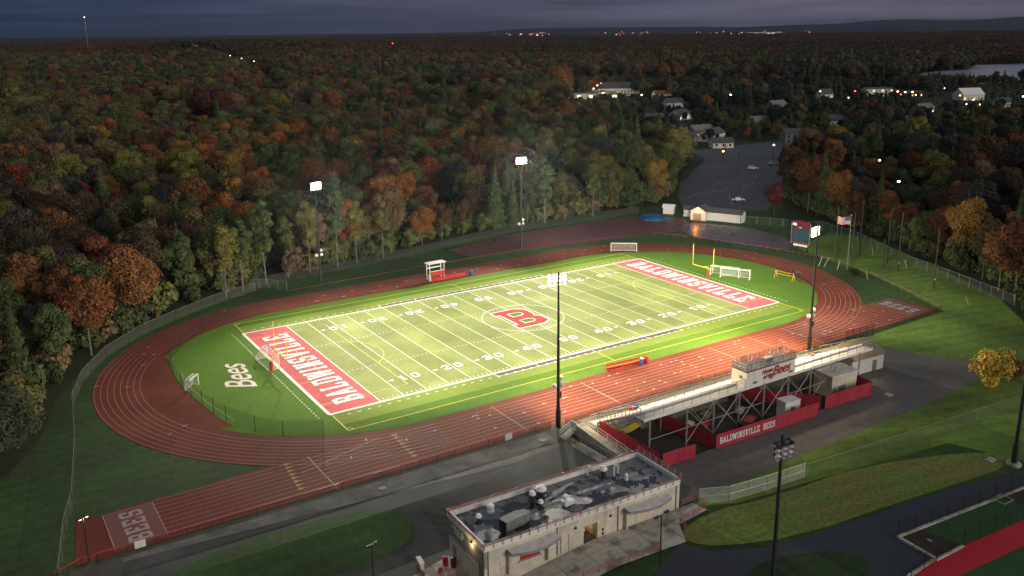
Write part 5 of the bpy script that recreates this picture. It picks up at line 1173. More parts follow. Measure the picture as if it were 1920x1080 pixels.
def yard_light(lab, px_, py_, h, mm, s=.6, P=0, group='scattered yard lights', z=None):
    p = at2(px_, py_)
    for _ in range(3): p = at2(px_, py_, gz(*p)+h)
    if math.hypot(p[0], p[1]) > 350: s *= .72
    z0 = gz(*p); t = thing('yard_light', lab, 'yard light', (p[0], p[1], z0), 0, group)
    MB().tube((0, 0, 0), (0, 0, h), .12, 5).build('pole', M['dark_steel'], t); MB().lathe((0, 0, h), [(s*.3, 0), (s, s*.5), (s*.7, s*1.2), (.05, s*1.4)], 8).build('globe', M[mm], t)
    HOUSES.append(p)
    if P: lamp_light((p[0], p[1], z0+h+1.5), P, (1, .8, .5), .6)
for a in ((338, 219, 12, 'g_warm', .95, 0, 'brightest yard light deep in the left wood beside a house'), (300, 231, 10, 'g_warm', .5, 0, 'small pair of lamps below the lone house in the left wood'),
          (288, 97, 14, 'g_white', 1.2, 0, 'white street light by the grey house of the hill settlement'), (432, 107, 14, 'g_white', 1.1, 0, 'white street light left in the hill village'), (453, 112, 14, 'g_warm', 1.0, 0, 'warm street light between the village gables'),
          (476, 113, 14, 'g_white', 1.0, 0, 'street light near the lilac village house'), (477, 130, 14, 'g_white', .9, 0, 'street light in the trees just below the village'), (506, 137, 14, 'g_white', .9, 0, 'lowest street light in the trees below the village'),
          (736, 81, 16, 'g_red', 3.0, 0, 'red glowing sign light far on the left skyline wood'), (1113, 167, 12, 'g_warm', .9, 0, 'warm lamp at the left of the white gabled store'), (1127, 157, 14, 'g_red', .7, 0, 'red lamp above the white gabled store'), (1120, 161, 14, 'g_white', .8, 0, 'white lamp beside the red lamp at the store'),
          (1203, 179, 12, 'g_white', .9, 0, 'white lamp between the store and the red tree'), (1370, 179, 12, 'g_white', 1.0, 0, 'bright white lamp in the middle of the town trees'), (1356, 285, 6, 'g_orange', .5, 0, 'orange lamp at the back edge of the parking lot'),
          (1451, 273, 8, 'g_white', .45, 0, 'white lamp by the dark teal house'), (1488, 311, 6, 'g_white', .35, 0, 'small white lamp right of the silver car'), (1635, 305, 10, 'g_white', .5, 0, 'left of two white lamps high in the right wood'), (1649, 302, 10, 'g_white', .5, 0, 'right of two white lamps high in the right wood'), (1685, 342, 11, 'g_white', .5, 0, 'white lamp over the wood right of the flagpole'),
          (1603, 172, 9, 'g_red', 1.1, 0, 'red lights of the crossing in the town strip'), (1655, 181, 6, 'g_warm', .9, 0, 'warm lit doorway lamp under the long pale block'), (1683, 173, 10, 'g_warm', 1.2, 0, 'left bright lamp over the red lit diner'), (1697, 174, 10, 'g_warm', 1.1, 0, 'middle bright lamp over the red lit diner'), (1711, 174, 10, 'g_warm', 1.1, 0, 'right bright lamp over the red lit diner'),
          (1689, 178, 6, 'g_red', .9, 0, 'red sign glowing under the diner lamps'), (1717, 179, 7, 'g_orange', .8, 0, 'orange lamp at the right end of the diner'), (1771, 166, 9, 'g_warm', .7, 0, 'lamp by the lake shore road'), (1800, 180, 9, 'g_orange', .9, 0, 'orange lamp at the left of the pavilion'), (1825, 188, 7, 'g_white', .8, 0, 'white lamp in front of the pavilion'), (1812, 196, 7, 'g_warm', .7, 0, 'lower warm lamp in front of the pavilion'), (1837, 197, 7, 'g_orange', .7, 0, 'orange lamp right of the pavilion front'),
          (1538, 172, 9, 'g_white', .8, 0, 'white lamp cluster left of the pale gable house'), (1591, 184, 8, 'g_white', .7, 0, 'white lamp under the red crossing lights'), (1918, 182, 8, 'g_white', .9, 0, 'white lamp at the right picture edge below the lake'), (900, 176, 8, 'g_orange', .7, 0, 'orange lamp in the middle of the centre wood'), (1047, 343, 5, 'g_warm', .3, 0, 'tiny warm lamp in the wood right of the far mast'), (814, 396, 4, 'g_white', .25, 0, 'tiny white lamp in the wood between the far masts')):
    yard_light(a[6], *a[:6])
# radio mast on the skyline
p = at2(163, 85, 20); p = (760, 3300)
d = fw+(163-960)/F*RV-(72-CY)/F*UV; k = 3300/d.length; q = CAM+d*k
t = thing('radio_mast', 'thin lattice radio mast with warning lights on the left skyline', 'radio mast', (q.x, q.y, gz(q.x, q.y)))
Ht = 112
for a in (0, 2.1, 4.2): MB().tube((1.7*math.cos(a), 1.7*math.sin(a), 0), (1.1*math.cos(a), 1.1*math.sin(a), Ht), .5, 4).build('leg', M['unit_grey'], t)
g = MB()
for k in range(28): a = 2.1*(k % 3); b = 2.1*((k+1) % 3); g.tube((1.6*math.cos(a), 1.6*math.sin(a), k*4), (1.6*math.cos(b), 1.6*math.sin(b), k*4+4), .2, 4)
g.build('lattice', M['unit_grey'], t)
for zz, s, mm in ((Ht, 1.5, 'g_white'), (Ht*.72, 1.0, 'g_red'), (Ht*.86, .8, 'g_red')): MB().lathe((0, 0, zz), [(.4, 0), (s, s), (.3, 2*s)], 6).build('warning_light', M[mm], t)
random.seed(3)
tl = MB(); tr = MB()
def far_pt(px_, D, z): d = fw+(px_-960)/F*RV-(60-CY)/F*UV; d = Vector((d.x, d.y, 0)).normalized(); return (CAM.x+d.x*D, CAM.y+d.y*D, z)
for k in range(70):
    px_ = random.choice((random.uniform(925, 1030), random.uniform(1110, 1215), random.uniform(1290, 1560), random.gauss(1010, 16)))
    c = far_pt(px_, random.uniform(5600, 8200), random.uniform(14, 30)); s = random.uniform(1.2, 4.0)
    (tr if k % 5 == 0 else tl).box(c, (s*1.3, s*1.3, s), random.uniform(0, 3))
a = tag(tl.build('distant_town_lights', M['g_window']), 'cluster of pale lit windows of the far town under the hills', 'town lights', kind='stuff')
a = tag(tr.build('distant_red_lights', M['g_red']), 'scattered tiny red lights in the far town under the hills', 'town lights', kind='stuff')
# ------------------------------------------------------------------ trees
def leaf_attr(me, cols):
    at_ = me.attributes.new('leaf', 'FLOAT_COLOR', 'FACE'); flat = []
    for c in cols: flat += [c[0], c[1], c[2], 1]
    at_.data.foreach_set('color', flat)
def rdir(rng):
    z = rng.uniform(-1, 1); a = rng.uniform(0, 2*math.pi); r = math.sqrt(1-z*z); return Vector((r*math.cos(a), r*math.sin(a), z))
def quad(v, f, c, n, s, rng, asp=.8):
    a = n.orthogonal().normalized(); a = Matrix.Rotation(rng.uniform(0, 6.28), 3, n) @ a; b = n.cross(a)*asp
    i = len(v); k = [rng.uniform(.6, 1.15) for _ in range(4)]
    v += [tuple(c+a*s*k[0]), tuple(c+b*s*k[1]), tuple(c-a*s*k[2]), tuple(c-b*s*k[3])]; f.append((i, i+1, i+2, i+3))
def broad(seed, n, s, R=(4.4, 4.4, 5.6), zc=10.2, nl=16, loose=.25):
    rng = random.Random(seed); v, f, cols = [], [], []
    lobes = []
    for k in range(nl):
        d = rdir(rng); d.z = d.z*.9+.1; q = rng.uniform(.45, .78)
        lobes.append((Vector((d.x*R[0]*q, d.y*R[1]*q, zc+d.z*R[2]*q)), rng.uniform(.26, .46)*R[0], rng.uniform(.80, 1.20), rng.uniform(-.10, .10)))
    lobes.append((Vector((0, 0, zc)), R[0]*.62, .8, 0))
    for k in range(n):
        c, r, val, hue = rng.choice(lobes); d = rdir(rng)
        if d.z < -.35 and rng.random() < .6: d.z = -d.z
        p = c+Vector((d.x, d.y, d.z*.9))*r*(1-loose*rng.random()**2+loose*.5*rng.random()**3)
        nrm = (d+rdir(rng)*.7+Vector((0, 0, .35))).normalized()
        quad(v, f, p, nrm, s*rng.uniform(.55, 1.35), rng)
        w = val*rng.uniform(.74, 1.26); cols.append((w*(1+hue+rng.uniform(-.08, .08)), w, w*(1-hue)))
    return v, f, cols
def twiggy(seed, n):
    rng = random.Random(seed); v, f, cols = [], [], []
    for k in range(n):
        d = rdir(rng); d.z = abs(d.z)*.9+.05; d.normalize(); q = rng.uniform(.35, 1)**.6
        p = Vector((d.x*4.2*q, d.y*4.2*q, 6+d.z*8.5*q)); u = (d+rdir(rng)*.55+Vector((0, 0, .4))).normalized(); w = u.cross(rdir(rng)).normalized()
        L_ = rng.uniform(.5, 1.5); t = rng.uniform(.04, .12); i = len(v)
        v += [tuple(p-w*t), tuple(p+w*t), tuple(p+u*L_)]; f.append((i, i+1, i+2)); x = rng.uniform(.6, 1.4); cols.append((x, x, x))
    return v, f, cols
def conifer(seed, n):
    rng = random.Random(seed); v, f, cols = [], [], []
    for k in range(n):
        z = rng.random()**1.25; a = rng.uniform(0, 2*math.pi); tier = .82+.18*math.sin(z*60); r = (1-z)*3.6*tier*math.sqrt(rng.uniform(.35, 1))+.1
        p = Vector((r*math.cos(a), r*math.sin(a), 1.6+z*16.4)); d = Vector((math.cos(a), math.sin(a), .25))
        quad(v, f, p, (d+rdir(rng)*.6).normalized(), .55*rng.uniform(.6, 1.3)*(1.1-.5*z), rng); x = rng.uniform(.6, 1.35); cols.append((x, x, x))
    return v, f, cols
def trunk(seed, h, r, spread, nl=6):
    rng = random.Random(seed); g = MB(); pts = [Vector((0, 0, -.5))]
    for k in range(4): pts.append(Vector((rng.uniform(-.25, .25)*k*.6, rng.uniform(-.25, .25)*k*.6, h*(k+1)/4)))
    for k in range(4): g.tube(pts[k], pts[k+1], r*(1-k*.2), 7, r*(1-(k+1)*.2))
    for k in range(nl):
        a = 6.28*k/nl+rng.uniform(-.4, .4); z = h*rng.uniform(.42, .9); b = pts[2].lerp(pts[3], .5); b = Vector((b.x, b.y, z))
        m_ = b+Vector((math.cos(a)*spread*.5, math.sin(a)*spread*.5, h*.16)); e = b+Vector((math.cos(a)*spread, math.sin(a)*spread, h*.38))
        g.tube(b, m_, r*.36, 5, r*.24, False); g.tube(m_, e, r*.24, 5, r*.08, False)
    return g
def to_mesh(name, vfc, m):
    me = bpy.data.meshes.new(name); me.from_pydata(vfc[0], [], vfc[1]); me.update(); me.materials.append(m); leaf_attr(me, vfc[2]); return me
SHAPES = [((4.6, 4.6, 6.2), 9.6, 26, .3), ((5.2, 4.8, 5.6), 9.0, 30, .35), ((3.9, 4.0, 6.8), 9.6, 24, .3), ((4.9, 4.5, 6.4), 9.8, 32, .45), ((4.2, 4.7, 5.6), 8.8, 20, .5), ((3.5, 3.5, 6.8), 9.2, 22, .5)]
CROWN = [to_mesh('crown_leaves', broad(20+k, 12000, .25, *a), M['leaf']) for k, a in enumerate(SHAPES)]
TWIG = [to_mesh('crown_twigs', twiggy(60+k, 5200), M['leaf']) for k in range(2)]
CONE = [to_mesh('crown_needles', conifer(70+k, 3200), M['leaf']) for k in range(2)]
TRUNK = [trunk(90+k, 10, .26, 2.6).data('trunk_wood', M['bark']) for k in range(3)]
PALE = [trunk(95+k, 11.5, .17, 1.8, 5).data('pale_trunk_wood', M['bark_pale']) for k in range(2)]
CTRUNK = MB().tube((0, 0, -.5), (0, 0, 16), .28, 7, .05).data('conifer_trunk_wood', M['bark'])
PAL = {'deep green': (.034, .052, .030), 'shadow grey': (.054, .056, .046), 'russet': (.130, .062, .025), 'umber': (.080, .052, .030), 'dark green': (.070, .092, .034), 'olive green': (.145, .138, .042), 'moss green': (.108, .132, .044), 'yellow green': (.200, .190, .045), 'golden': (.310, .190, .036), 'orange': (.340, .135, .030),
       'rust brown': (.245, .105, .034), 'brick red': (.235, .070, .036), 'maroon': (.135, .055, .044), 'grey brown': (.100, .085, .068), 'dull brown': (.180, .118, .060)}
def inside(p, poly):
    x, y = p; c = False; j = len(poly)-1
    for i in range(len(poly)):
        xi, yi = poly[i]; xj, yj = poly[j]
        if (yi > y) != (yj > y) and x < (xj-xi)*(y-yi)/(yj-yi)+xi: c = not c
        j = i
    return c
def edge_d(p, poly):
    P_ = Vector(p); best = 1e9
    for i in range(len(poly)):
        a = Vector(poly[i-1]); b = Vector(poly[i]); ab = b-a; t = max(0, min(1, (P_-a).dot(ab)/ab.length_squared)); best = min(best, (P_-a-ab*t).length)
    return best
def pick(x, y, rng, px_):
    r_ = math.hypot(x-CAM.x, y-CAM.y)
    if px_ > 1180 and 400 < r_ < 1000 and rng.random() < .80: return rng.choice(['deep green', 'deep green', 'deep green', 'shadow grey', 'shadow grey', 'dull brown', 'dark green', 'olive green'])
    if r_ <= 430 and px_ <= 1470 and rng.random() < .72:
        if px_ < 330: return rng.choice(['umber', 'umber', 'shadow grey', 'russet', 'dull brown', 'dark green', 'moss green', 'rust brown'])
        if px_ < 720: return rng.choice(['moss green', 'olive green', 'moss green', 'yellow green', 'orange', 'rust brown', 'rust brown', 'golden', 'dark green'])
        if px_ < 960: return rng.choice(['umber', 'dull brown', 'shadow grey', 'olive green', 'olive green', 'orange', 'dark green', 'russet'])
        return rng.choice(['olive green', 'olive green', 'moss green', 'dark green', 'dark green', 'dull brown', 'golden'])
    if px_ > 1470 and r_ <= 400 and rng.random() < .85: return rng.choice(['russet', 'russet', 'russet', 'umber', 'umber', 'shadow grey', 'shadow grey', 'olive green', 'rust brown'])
    n1 = noise.noise((x/75, y/75, 2.2)); n2 = noise.noise((x/40, y/40, 8.8))
    r = math.hypot(x-CAM.x, y-CAM.y)
    n1 = noise.noise((x/190, y/150, 5.2))*.8+n1*.5
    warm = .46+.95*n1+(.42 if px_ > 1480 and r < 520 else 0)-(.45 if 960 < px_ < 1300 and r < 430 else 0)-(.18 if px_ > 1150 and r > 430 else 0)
    u = rng.random()
    if u < warm*.62: return rng.choice(['orange', 'rust brown', 'rust brown', 'rust brown', 'brick red', 'golden', 'dull brown', 'dull brown', 'maroon'] if n2 > -.05 else ['rust brown', 'dull brown', 'maroon', 'brick red', 'dull brown'])
    u = rng.random()
    front = r < 400 and px_ < 1480
    if u < (.08 if front else .17): return 'grey brown'
    if u < (.16 if front else .33): return 'dull brown'
    if u < .58: return 'olive green'
    if u < .76: return 'moss green'
    if u < (.83 if front else .93): return 'dark green'
    return 'yellow green'
rng = random.Random(42)
TREES = []            # (dist, x, y, kind, colour, scale, rot, variant)
def low_zone(x, y, pad=0):
    for hx, hy in HOUSES:
        dx, dy = hx-CAM.x, hy-CAM.y; D = math.hypot(dx, dy); ux, uy = dx/D, dy/D
        a = (x-hx)*ux+(y-hy)*uy; b = abs(-(x-hx)*uy+(y-hy)*ux)
        if abs(a) < 11 and b < 9: return 0
        if -.17*D < a < 0 and b < 9+.010*D+pad: return 1 if a > -.05*D else 2
    return 3
def visible_sector(x, y, m=.72):
    d = Vector((x-CAM.x, y-CAM.y, 0)); a = d.dot(Vector((RV.x, RV.y, 0))); b = d.dot(Vector((fw.x, fw.y, 0)).normalized())
    return b > 0 and abs(a) < b*m+25
def gen(step, r0_, r1_):
    n = int(r1_/step)+1
    for i in range(-n, n):
        for j in range(-n, n):
            x = CAM.x+(i+rng.uniform(.08, .92))*step; y = CAM.y+(j+rng.uniform(.08, .92))*step
            r = math.hypot(x-CAM.x, y-CAM.y)
            if not (r0_ <= r < r1_) or not visible_sector(x, y): continue
            if r < 900 and (inside((x, y), SITE) or inside((x, y), LOT)): continue
            if r > 600 and inside((x, y), LAKE): continue
            if r < 320 and (edge_d((x, y), SITE) < 2.0 or edge_d((x, y), LOT) < 3.0): continue
            if x < -114 and y < -20: continue
            if math.hypot(x+104, y+13) < 17: continue
            lz = low_zone(x, y) if r > 250 else 3
            if lz == 0: continue
            px_ = pix((x, y, 8))[0]
            kk = CAM.z/(CAM.z-21); hide = r > 500 and inside((CAM.x+(x-CAM.x)*kk, CAM.y+(y-CAM.y)*kk), LAKE)
            c = pick(x, y, rng, px_)
            con = rng.random() < (.03 if px_ < 1180 else .20 if r > 380 else .06)
            s = rng.uniform(1.05, 1.52)*(1.0+.14*noise.noise((x/60, y/60, 3)))
            if r > 560: s *= 1.30
            if px_ > 1060 and 440 < r < 1000: s *= .56
            if r < 330: s *= .86
            if hide: s *= .34
            if lz == 1: s *= .36 if r > 600 else .5
            if lz == 2: s *= .58 if r > 600 else .8
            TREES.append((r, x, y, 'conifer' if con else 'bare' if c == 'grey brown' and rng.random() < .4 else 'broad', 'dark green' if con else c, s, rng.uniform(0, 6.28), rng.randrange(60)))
gen(8.2, 60, 560); gen(11.4, 560, 1500)
TREES.sort()
ZONES = [(110, 'at the left picture edge'), (230, 'above the left fence curve'), (350, 'beyond the left track bend'), (500, 'above the left end zone'), (640, 'around the far left mast'), (780, 'right of far left mast'), (900, 'above the timing tower'), (1060, 'around the far right mast'),
         (1180, 'above the far corner goal'), (1300, 'left of the parking lot'), (1480, 'along the parking lot'), (1600, 'behind the flagpole'), (1700, 'behind the dark poles'), (1800, 'behind the tagged pole'), (9999, 'at the right picture edge')]
INDIV = []; REST = []
for tr in TREES:
    a = pix((tr[1], tr[2], 13*tr[5]))
    if len(INDIV) < 272 and -25 < a[0] < 1945 and a[1] < 1080 and tr[5] > .5: INDIV.append((tr, a[0]))
    else: REST.append(tr)
cells = {}
for tr, px_ in INDIV:
    z_ = next(n for m_, n in ZONES if px_ < m_); e = min(edge_d((tr[1], tr[2]), SITE), edge_d((tr[1], tr[2]), LOT))
    row = 'in front row' if e < 9 else 'in second row' if e < 19 else 'deeper in wood'
    nm = tr[4]+{'broad': ' leafy tree', 'bare': ' thin twiggy tree', 'conifer': ' conifer'}[tr[3]]
    cells.setdefault((nm, row, z_), []).append((px_, tr))
ORD = ['leftmost', 'second from left', 'third from left', 'fourth from left', 'fifth from left', 'sixth from left', 'seventh from left', 'eighth from left', 'ninth from left', 'tenth from left', 'eleventh from left', 'twelfth from left']
def tree(name, lab, cat, x, y, crown, tmesh, col, s, rot, group='trees at the edge of the wood', sz=None):
    t = thing(name, lab, cat, (x, y, gz(x, y)), rot, group); t.scale = (s, s, sz or s)
    c = bpy.data.objects.new('crown', crown); COL.objects.link(c); c.parent = t; c.color = (*col, 1)
    k = bpy.data.objects.new('trunk', tmesh); COL.objects.link(k); k.parent = t
    return t
def vary(col, rng, far=0):  # far crowns greyed, distance haze put into their colour
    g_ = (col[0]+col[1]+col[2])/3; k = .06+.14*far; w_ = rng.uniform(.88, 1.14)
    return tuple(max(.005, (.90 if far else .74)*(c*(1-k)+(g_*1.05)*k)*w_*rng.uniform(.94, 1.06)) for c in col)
for (nm, row, z_), lst in cells.items():
    lst.sort()
    for k, (px_, tr) in enumerate(lst):
        lab = f'{nm} {row} {z_}'+(f', {ORD[min(k, 11)]}' if len(lst) > 1 else '')
        r, x, y, kind, c, s, rot, v = tr
        cm = CONE[v % 2] if kind == 'conifer' else TWIG[v % 2] if kind == 'bare' else CROWN[v % 6]
        tm_ = CTRUNK if kind == 'conifer' else PALE[v % 2] if v % 3 == 0 or kind == 'bare' else TRUNK[v % 3]
        nme = {'conifer': 'conifer_tree', 'bare': 'bare_tree', 'broad': 'broadleaf_tree'}[kind]
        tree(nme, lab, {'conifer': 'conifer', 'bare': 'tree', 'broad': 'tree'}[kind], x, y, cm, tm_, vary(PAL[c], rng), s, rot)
BIG = to_mesh('crown_leaves', broad(201, 11000, .26, (7.2, 7.2, 6.6), 6.9, 34, .22), M['leaf'])
tree('round_tree', 'big round grey green tree alone on the dark lawn at the left edge', 'tree', -103.2, -15.8, BIG, TRUNK[0], (.070, .080, .050), 1.0, 0, None)
tree('orange_tree', 'rust orange tree hanging over the lawn above the big round tree', 'tree', -108, -1, CROWN[3], TRUNK[1], (.20, .085, .022), .95, 1, None)
tree('shrub_tree', 'narrow yellow green shrub between the round tree and the left fence', 'tree', -98.6, 4.5, CROWN[5], TRUNK[2], (.115, .095, .03), .62, 2, None)
YNG = to_mesh('crown_leaves', broad(301, 4200, .25, (3.7, 3.4, 3.5), 3.5, 22, .7), M['leaf'])
tree('young_tree', 'young orange leaved tree by the road at the right edge', 'tree', 46.6, -79.3, YNG, trunk(9, 5.2, .10, 1.5).data('young_trunk', M['bark']), (.60, .41, .07), 1.12, 1, None)
tree('shrub_tree', 'low orange brown bush at the right edge beside the young orange tree', 'tree', 53.5, -79.6, YNG, TRUNK[0], (.17, .10, .03), .75, 3, None, .55)
tree('red_tree', 'round dark red tree standing alone at the near edge of the parking lot', 'tree', 130.0, 42.6, CROWN[0], TRUNK[1], (.115, .030, .034), .84, 2, None, .74)
tree('shrub_tree', 'dark round shrub in the shade behind the stakes by the bend', 'shrub', 88.8, -19.6, YNG, TRUNK[0], (.03, .045, .02), .42, 0, None, .3)
SLIM = [to_mesh('crown_leaves', broad(501+k, 7000, .24, (2.5, 2.6, 7.4), 11.2, 26, .5), M['leaf']) for k in range(2)]
for k, (px_, py_, c_) in enumerate(((430, 562, 'yellow green'), (462, 551, 'moss green'), (505, 536, 'moss green'), (548, 524, 'olive green'), (588, 516, 'yellow green'), (640, 505, 'moss green'), (676, 497, 'yellow green'), (726, 486, 'olive green'), (1030, 421, 'moss green'), (1120, 408, 'olive green'))):
    q_ = at2(px_, py_); o_ = tree('slender_tree', 'slender '+c_+' pale trunked tree, '+(['leftmost of the row by the far left mast', 'second of the row by the far left mast', 'third of the row by the far left mast', 'just left of the far left mast', 'just behind the far left mast', 'just right of the far left mast', 'second right of the far left mast', 'left above the timing tower', 'right of the far right mast', 'above the far corner goal'][k]), 'tree', q_[0], q_[1]+2.5, SLIM[k % 2], PALE[k % 2], vary(PAL[c_], rng), 1.0+.12*(k % 3), k*1.3)
t = thing('box_sign', 'pale box sign standing in front of the young orange tree', 'sign', (47.9, -78.2, 0), rad(20)); MB().box((0, 0, 1.9), (1.1, .3, 1.2)).build('panel', M['wood'], t); MB().tube((0, 0, 0), (0, 0, 1.4), .06, 6).build('post', M['dark_steel'], t)

# ------------------------------------------------------------------ the wood beyond: one uncountable mass
def patch(seed):
    rng = random.Random(seed); v, f, cols = [], [], []
    for k in range(30):
        x, y = rng.uniform(-26, 26), rng.uniform(-26, 26); s = rng.uniform(.8, 1.25); pv, pf, pc = broad(seed*50+k, 150, 1.35, (4.6, 4.6, 5.4), 9.8, 9, .3)
        c = rng.choice([(1.25, .8, .55), (1, 1, 1), (.8, 1.05, .8), (1.5, .8, .45), (.75, .85, .75), (1.1, 1.0, .8), (1, .9, .9), (.6, .75, .6)]); b = len(v); w = rng.uniform(.7, 1.25)
        v += [(p[0]*s+x, p[1]*s+y, p[2]*s) for p in pv]; f += [tuple(i+b for i in q) for q in pf]; cols += [(q[0]*c[0]*w, q[1]*c[1]*w, q[2]*c[2]*w) for q in pc]
    return v, f, cols
def src(name, me): o = bpy.data.objects.new(name, me); return o
def with_mat(me, m): c = me.copy(); c.materials.clear(); c.materials.append(m); return c
def forest(name, lab, items, meshes):
    me = bpy.data.meshes.new(name); me.from_pydata([i[0] for i in items], [], [])
    for nm, ty, vals, key in (('tint', 'FLOAT_COLOR', [c for i in items for c in (*i[3], 1)], 'color'), ('size', 'FLOAT_VECTOR', [c for i in items for c in i[1]], 'vector'), ('turn', 'FLOAT_VECTOR', [c for i in items for c in (0, 0, i[2])], 'vector'), ('kind_id', 'INT', [i[4] for i in items], 'value')):
        a = me.attributes.new(nm, ty, 'POINT'); a.data.foreach_set(key, vals)
    o = bpy.data.objects.new(name, me); COL.objects.link(o); tag(o, lab, 'forest', kind='stuff')
    ng = bpy.data.node_groups.new(name, 'GeometryNodeTree'); ng.interface.new_socket('Geometry', in_out='INPUT', socket_type='NodeSocketGeometry'); ng.interface.new_socket('Geometry', in_out='OUTPUT', socket_type='NodeSocketGeometry')
    N, L = ng.nodes, ng.links; gi = N.new('NodeGroupInput'); go = N.new('NodeGroupOutput'); ip = N.new('GeometryNodeInstanceOnPoints'); jn = N.new('GeometryNodeJoinGeometry')
    for q in reversed(meshes):
        oi = N.new('GeometryNodeObjectInfo'); oi.inputs['Object'].default_value = q; oi.inputs['As Instance'].default_value = True; L.new(oi.outputs['Geometry'], jn.inputs[0])
    def na(n, ty): a = N.new('GeometryNodeInputNamedAttribute'); a.data_type = ty; a.inputs['Name'].default_value = n; return a.outputs[0]
    L.new(gi.outputs[0], ip.inputs['Points']); L.new(jn.outputs[0], ip.inputs['Instance']); ip.inputs['Pick Instance'].default_value = True
    L.new(na('kind_id', 'INT'), ip.inputs['Instance Index']); L.new(na('size', 'FLOAT_VECTOR'), ip.inputs['Scale'])
    e2r = N.new('FunctionNodeEulerToRotation'); L.new(na('turn', 'FLOAT_VECTOR'), e2r.inputs[0]); L.new(e2r.outputs[0], ip.inputs['Rotation'])
    L.new(ip.outputs[0], go.inputs[0]); md = o.modifiers.new('scatter', 'NODES'); md.node_group = ng
    return o
kinds = [src('wood_source', with_mat(m_, M['leaf_i'])) for m_ in CROWN+TWIG+CONE]
items = []
for r, x, y, kind, c, s, rot, v in REST:
    kid = 8+v % 2 if kind == 'conifer' else 6+v % 2 if kind == 'bare' else v % 6
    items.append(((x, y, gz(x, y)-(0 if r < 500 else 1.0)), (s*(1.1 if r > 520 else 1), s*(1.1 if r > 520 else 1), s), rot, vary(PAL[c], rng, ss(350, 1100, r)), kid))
SHRUB = to_mesh('shrub_leaves', broad(401, 1500, .34, (2.6, 2.6, 1.9), 1.9, 12, .5), M['leaf_i']); un = []
for i in range(-40, 50):
    for j in range(-30, 60):
        x = i*4.4+rng.uniform(-2, 2); y = j*4.4+rng.uniform(-2, 2)
        if inside((x, y), SITE) or inside((x, y), LOT) or (x < -112 and y < -18): continue
        e = min(edge_d((x, y), SITE), edge_d((x, y), LOT))
        if e < 2.5 or e > 30 or rng.random() < .25: continue
        c = PAL[rng.choice(['dark green', 'olive green', 'moss green', 'dull brown', 'moss green', 'dark green'])]; s = rng.uniform(.7, 1.7)
        un.append(((x, y, gz(x, y)-.2), (s, s, s*rng.uniform(.8, 1.5)), rng.uniform(0, 6), vary(c, rng), 0))
UNDER = un
forest('forest', 'dense autumn wood of mixed trees stretching back behind the edge trees', items, kinds)
o_ = forest('undergrowth', 'tangled brush and saplings filling the foot of the wood', UNDER, [src('brush_source', SHRUB)]); o_['category'] = 'undergrowth'
pk = [src('wood_source', to_mesh('canopy_patch', patch(7+k), M['leaf_i'])) for k in range(5)]
items = []
st_ = 42
n = int(7000/st_)
for i in range(-n, n):
    for j in range(-n, n):
        x = CAM.x+(i+rng.uniform(.2, .8))*st_; y = CAM.y+(j+rng.uniform(.2, .8))*st_; r = math.hypot(x-CAM.x, y-CAM.y)
        if not (1500 <= r < 7000) or not visible_sector(x, y): continue
        if r > 4500 and rng.random() < (r-4500)/3200: continue
        if r < 1800 and inside((x, y), LAKE): continue
        lz = low_zone(x, y, 22)
        if lz < 1: continue
        n1 = noise.noise((x/300, y/300, 2.2)); warm = max(0, min(1, .45+n1*.9))
        c = tuple(a*(1-warm)+b*warm for a, b in zip((.078, .082, .050), (.150, .092, .046))); w = rng.uniform(.75, 1.2)
        s = rng.uniform(.9, 1.15)*(.35 if lz == 1 else .6 if lz == 2 else 1)
        items.append(((x, y, gz(x, y)-1.5), (1, 1, s), rng.choice((0, 1.57, 3.14, 4.71)), tuple(q*w for q in c), rng.randrange(5)))
forest('forest', 'far off carpet of dusky woodland fading towards the hills', items, pk)
# hills on the skyline
hb = MB(); 
for D0, seed, amp in ((9000, 1.0, .72), (11500, 5.0, 1.0)):
    rows = []
    for k in range(161):
        px_ = -400+k*18; u = px_/1920
        prof = [(-.3, 0), (.34, 2), (.45, 22), (.53, 62), (.62, 60), (.72, 50), (.80, 70), (.88, 112), (.95, 96), (1.0, 120), (1.3, 130)]
        h = 0
        for (a, ha), (b, hb_) in zip(prof, prof[1:]):
            if a <= u <= b: t_ = (u-a)/(b-a); t_ = t_*t_*(3-2*t_); h = ha+(hb_-ha)*t_
        h = h*amp*D0/10500+h*.12*noise.noise((u*14, seed, 0))+h*.05*noise.noise((u*60, seed, 2))
        rows.append([(*far_pt(px_, D0-2600, 0)[:2], 0), (*far_pt(px_, D0-1200, 0)[:2], h*.55), (*far_pt(px_, D0, 0)[:2], h), (*far_pt(px_, D0+1500, 0)[:2], 0)])
    b = len(hb.v)
    for r_ in rows: hb.v += r_
    for k in range(160):
        for q in range(3): i = b+k*4+q; hb.f.append((i, i+4, i+5, i+1))
hb.build('hills', M['hill'], smooth=True)['kind'] = 'structure'

# ------------------------------------------------------------------ air, sky, light
HAZE = 3.8e-5
hz = MB().b2(-15500, 15500, -15500, 15500, -14, 175).build('haze', None); hz['kind'] = 'stuff'
hm_ = bpy.data.materials.new('evening_haze'); hm_.use_nodes = True; N = hm_.node_tree.nodes; N.clear()
o_ = N.new('ShaderNodeOutputMaterial'); pv = N.new('ShaderNodeVolumePrincipled'); pv.inputs['Color'].default_value = (.42, .50, .66, 1); pv.inputs['Density'].default_value = HAZE; pv.inputs['Anisotropy'].default_value = .7
hm_.node_tree.links.new(pv.outputs[0], o_.inputs['Volume']); hz.data.materials.append(hm_)

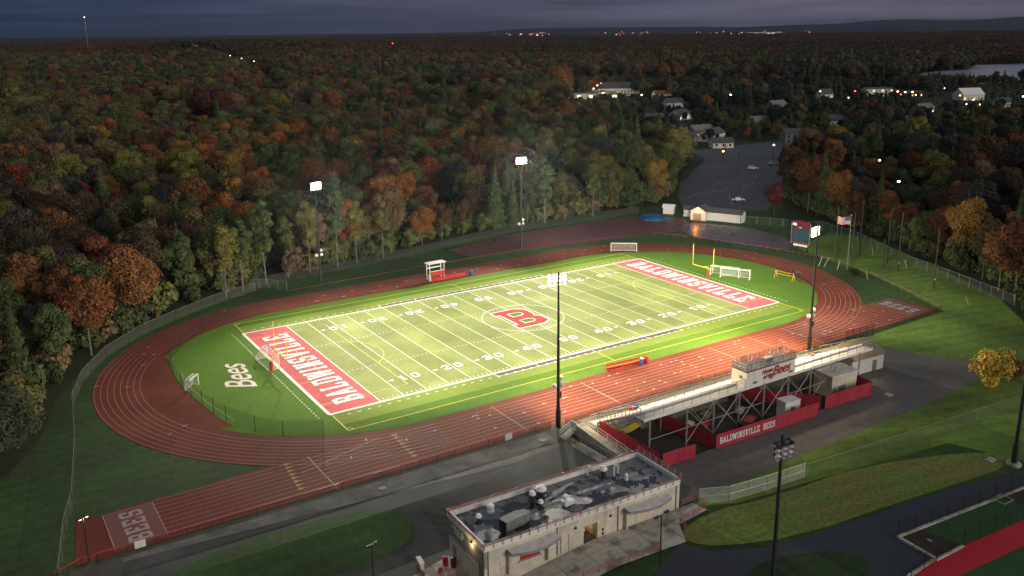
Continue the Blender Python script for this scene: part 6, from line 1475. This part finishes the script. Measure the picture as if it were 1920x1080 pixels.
w = bpy.data.worlds.new('World'); sc.world = w; w.use_nodes = True; N, L = w.node_tree.nodes, w.node_tree.links
bg = N['Background']
sky = N.new('ShaderNodeTexSky'); sky.sky_type = 'NISHITA'; sky.sun_disc = False; sky.sun_elevation = rad(14); sky.sun_rotation = rad(160)
tc = N.new('ShaderNodeTexCoord'); sp = N.new('ShaderNodeSeparateXYZ'); L.new(tc.outputs['Generated'], sp.inputs[0])
# overcast deck: dim near the horizon, brighter overhead; bluer to the left, mauve to the right
dt = N.new('ShaderNodeVectorMath'); dt.operation = 'DOT_PRODUCT'; dt.inputs[1].default_value = (RV.x, RV.y, 0); L.new(tc.outputs['Generated'], dt.inputs[0])
az = N.new('ShaderNodeMapRange'); az.inputs[1].default_value = -.55; az.inputs[2].default_value = .34; L.new(dt.outputs['Value'], az.inputs[0])
low = N.new('ShaderNodeMix'); low.data_type = 'RGBA'; low.inputs[6].default_value = (.019, .034, .068, 1); low.inputs[7].default_value = (.112, .108, .150, 1); L.new(az.outputs[0], low.inputs[0])
mp = N.new('ShaderNodeMapping'); mp.inputs['Scale'].default_value = (3, 3, 60); L.new(tc.outputs['Generated'], mp.inputs[0])
nz = N.new('ShaderNodeTexNoise'); nz.inputs['Scale'].default_value = 1.6; nz.inputs['Detail'].default_value = 6; L.new(mp.outputs[0], nz.inputs['Vector'])
nm = N.new('ShaderNodeMapRange'); nm.inputs[1].default_value = .3; nm.inputs[2].default_value = .7; nm.inputs[3].default_value = .70; nm.inputs[4].default_value = 1.32; L.new(nz.outputs['Fac'], nm.inputs[0])
lw = N.new('ShaderNodeVectorMath'); lw.operation = 'SCALE'; L.new(low.outputs[2], lw.inputs[0]); L.new(nm.outputs[0], lw.inputs['Scale'])
el = N.new('ShaderNodeMapRange'); el.interpolation_type = 'SMOOTHSTEP'; el.inputs[1].default_value = .06; el.inputs[2].default_value = .75; L.new(sp.outputs['Z'], el.inputs[0])
skm = N.new('ShaderNodeMix'); skm.data_type = 'RGBA'; skm.inputs[0].default_value = .02; skm.inputs[6].default_value = (.18, .195, .22, 1); L.new(sky.outputs[0], skm.inputs[7])
up = N.new('ShaderNodeMix'); up.data_type = 'RGBA'; L.new(el.outputs[0], up.inputs[0]); L.new(lw.outputs[0], up.inputs[6]); L.new(skm.outputs[2], up.inputs[7])
L.new(up.outputs[2], bg.inputs['Color']); bg.inputs['Strength'].default_value = 1.0
sl = bpy.data.lights.new('sun', 'SUN'); sl.energy = 1.4; sl.angle = rad(30); sl.color = (1, .90, .78); so = bpy.data.objects.new('sun', sl); COL.objects.link(so)
so.rotation_euler = Vector((-.33, .94, -.25)).to_track_quat('-Z', 'Y').to_euler()
sc.view_settings.view_transform = 'Standard'; sc.view_settings.look = 'None'; sc.view_settings.exposure = 0; sc.view_settings.gamma = 1
cy = sc.cycles; cy.use_denoising = True; cy.max_bounces = 5; cy.diffuse_bounces = 2; cy.glossy_bounces = 2; cy.transmission_bounces = 2; cy.volume_bounces = 0; cy.transparent_max_bounces = 12
cy.sample_clamp_indirect = 4; cy.caustics_reflective = False; cy.caustics_refractive = False
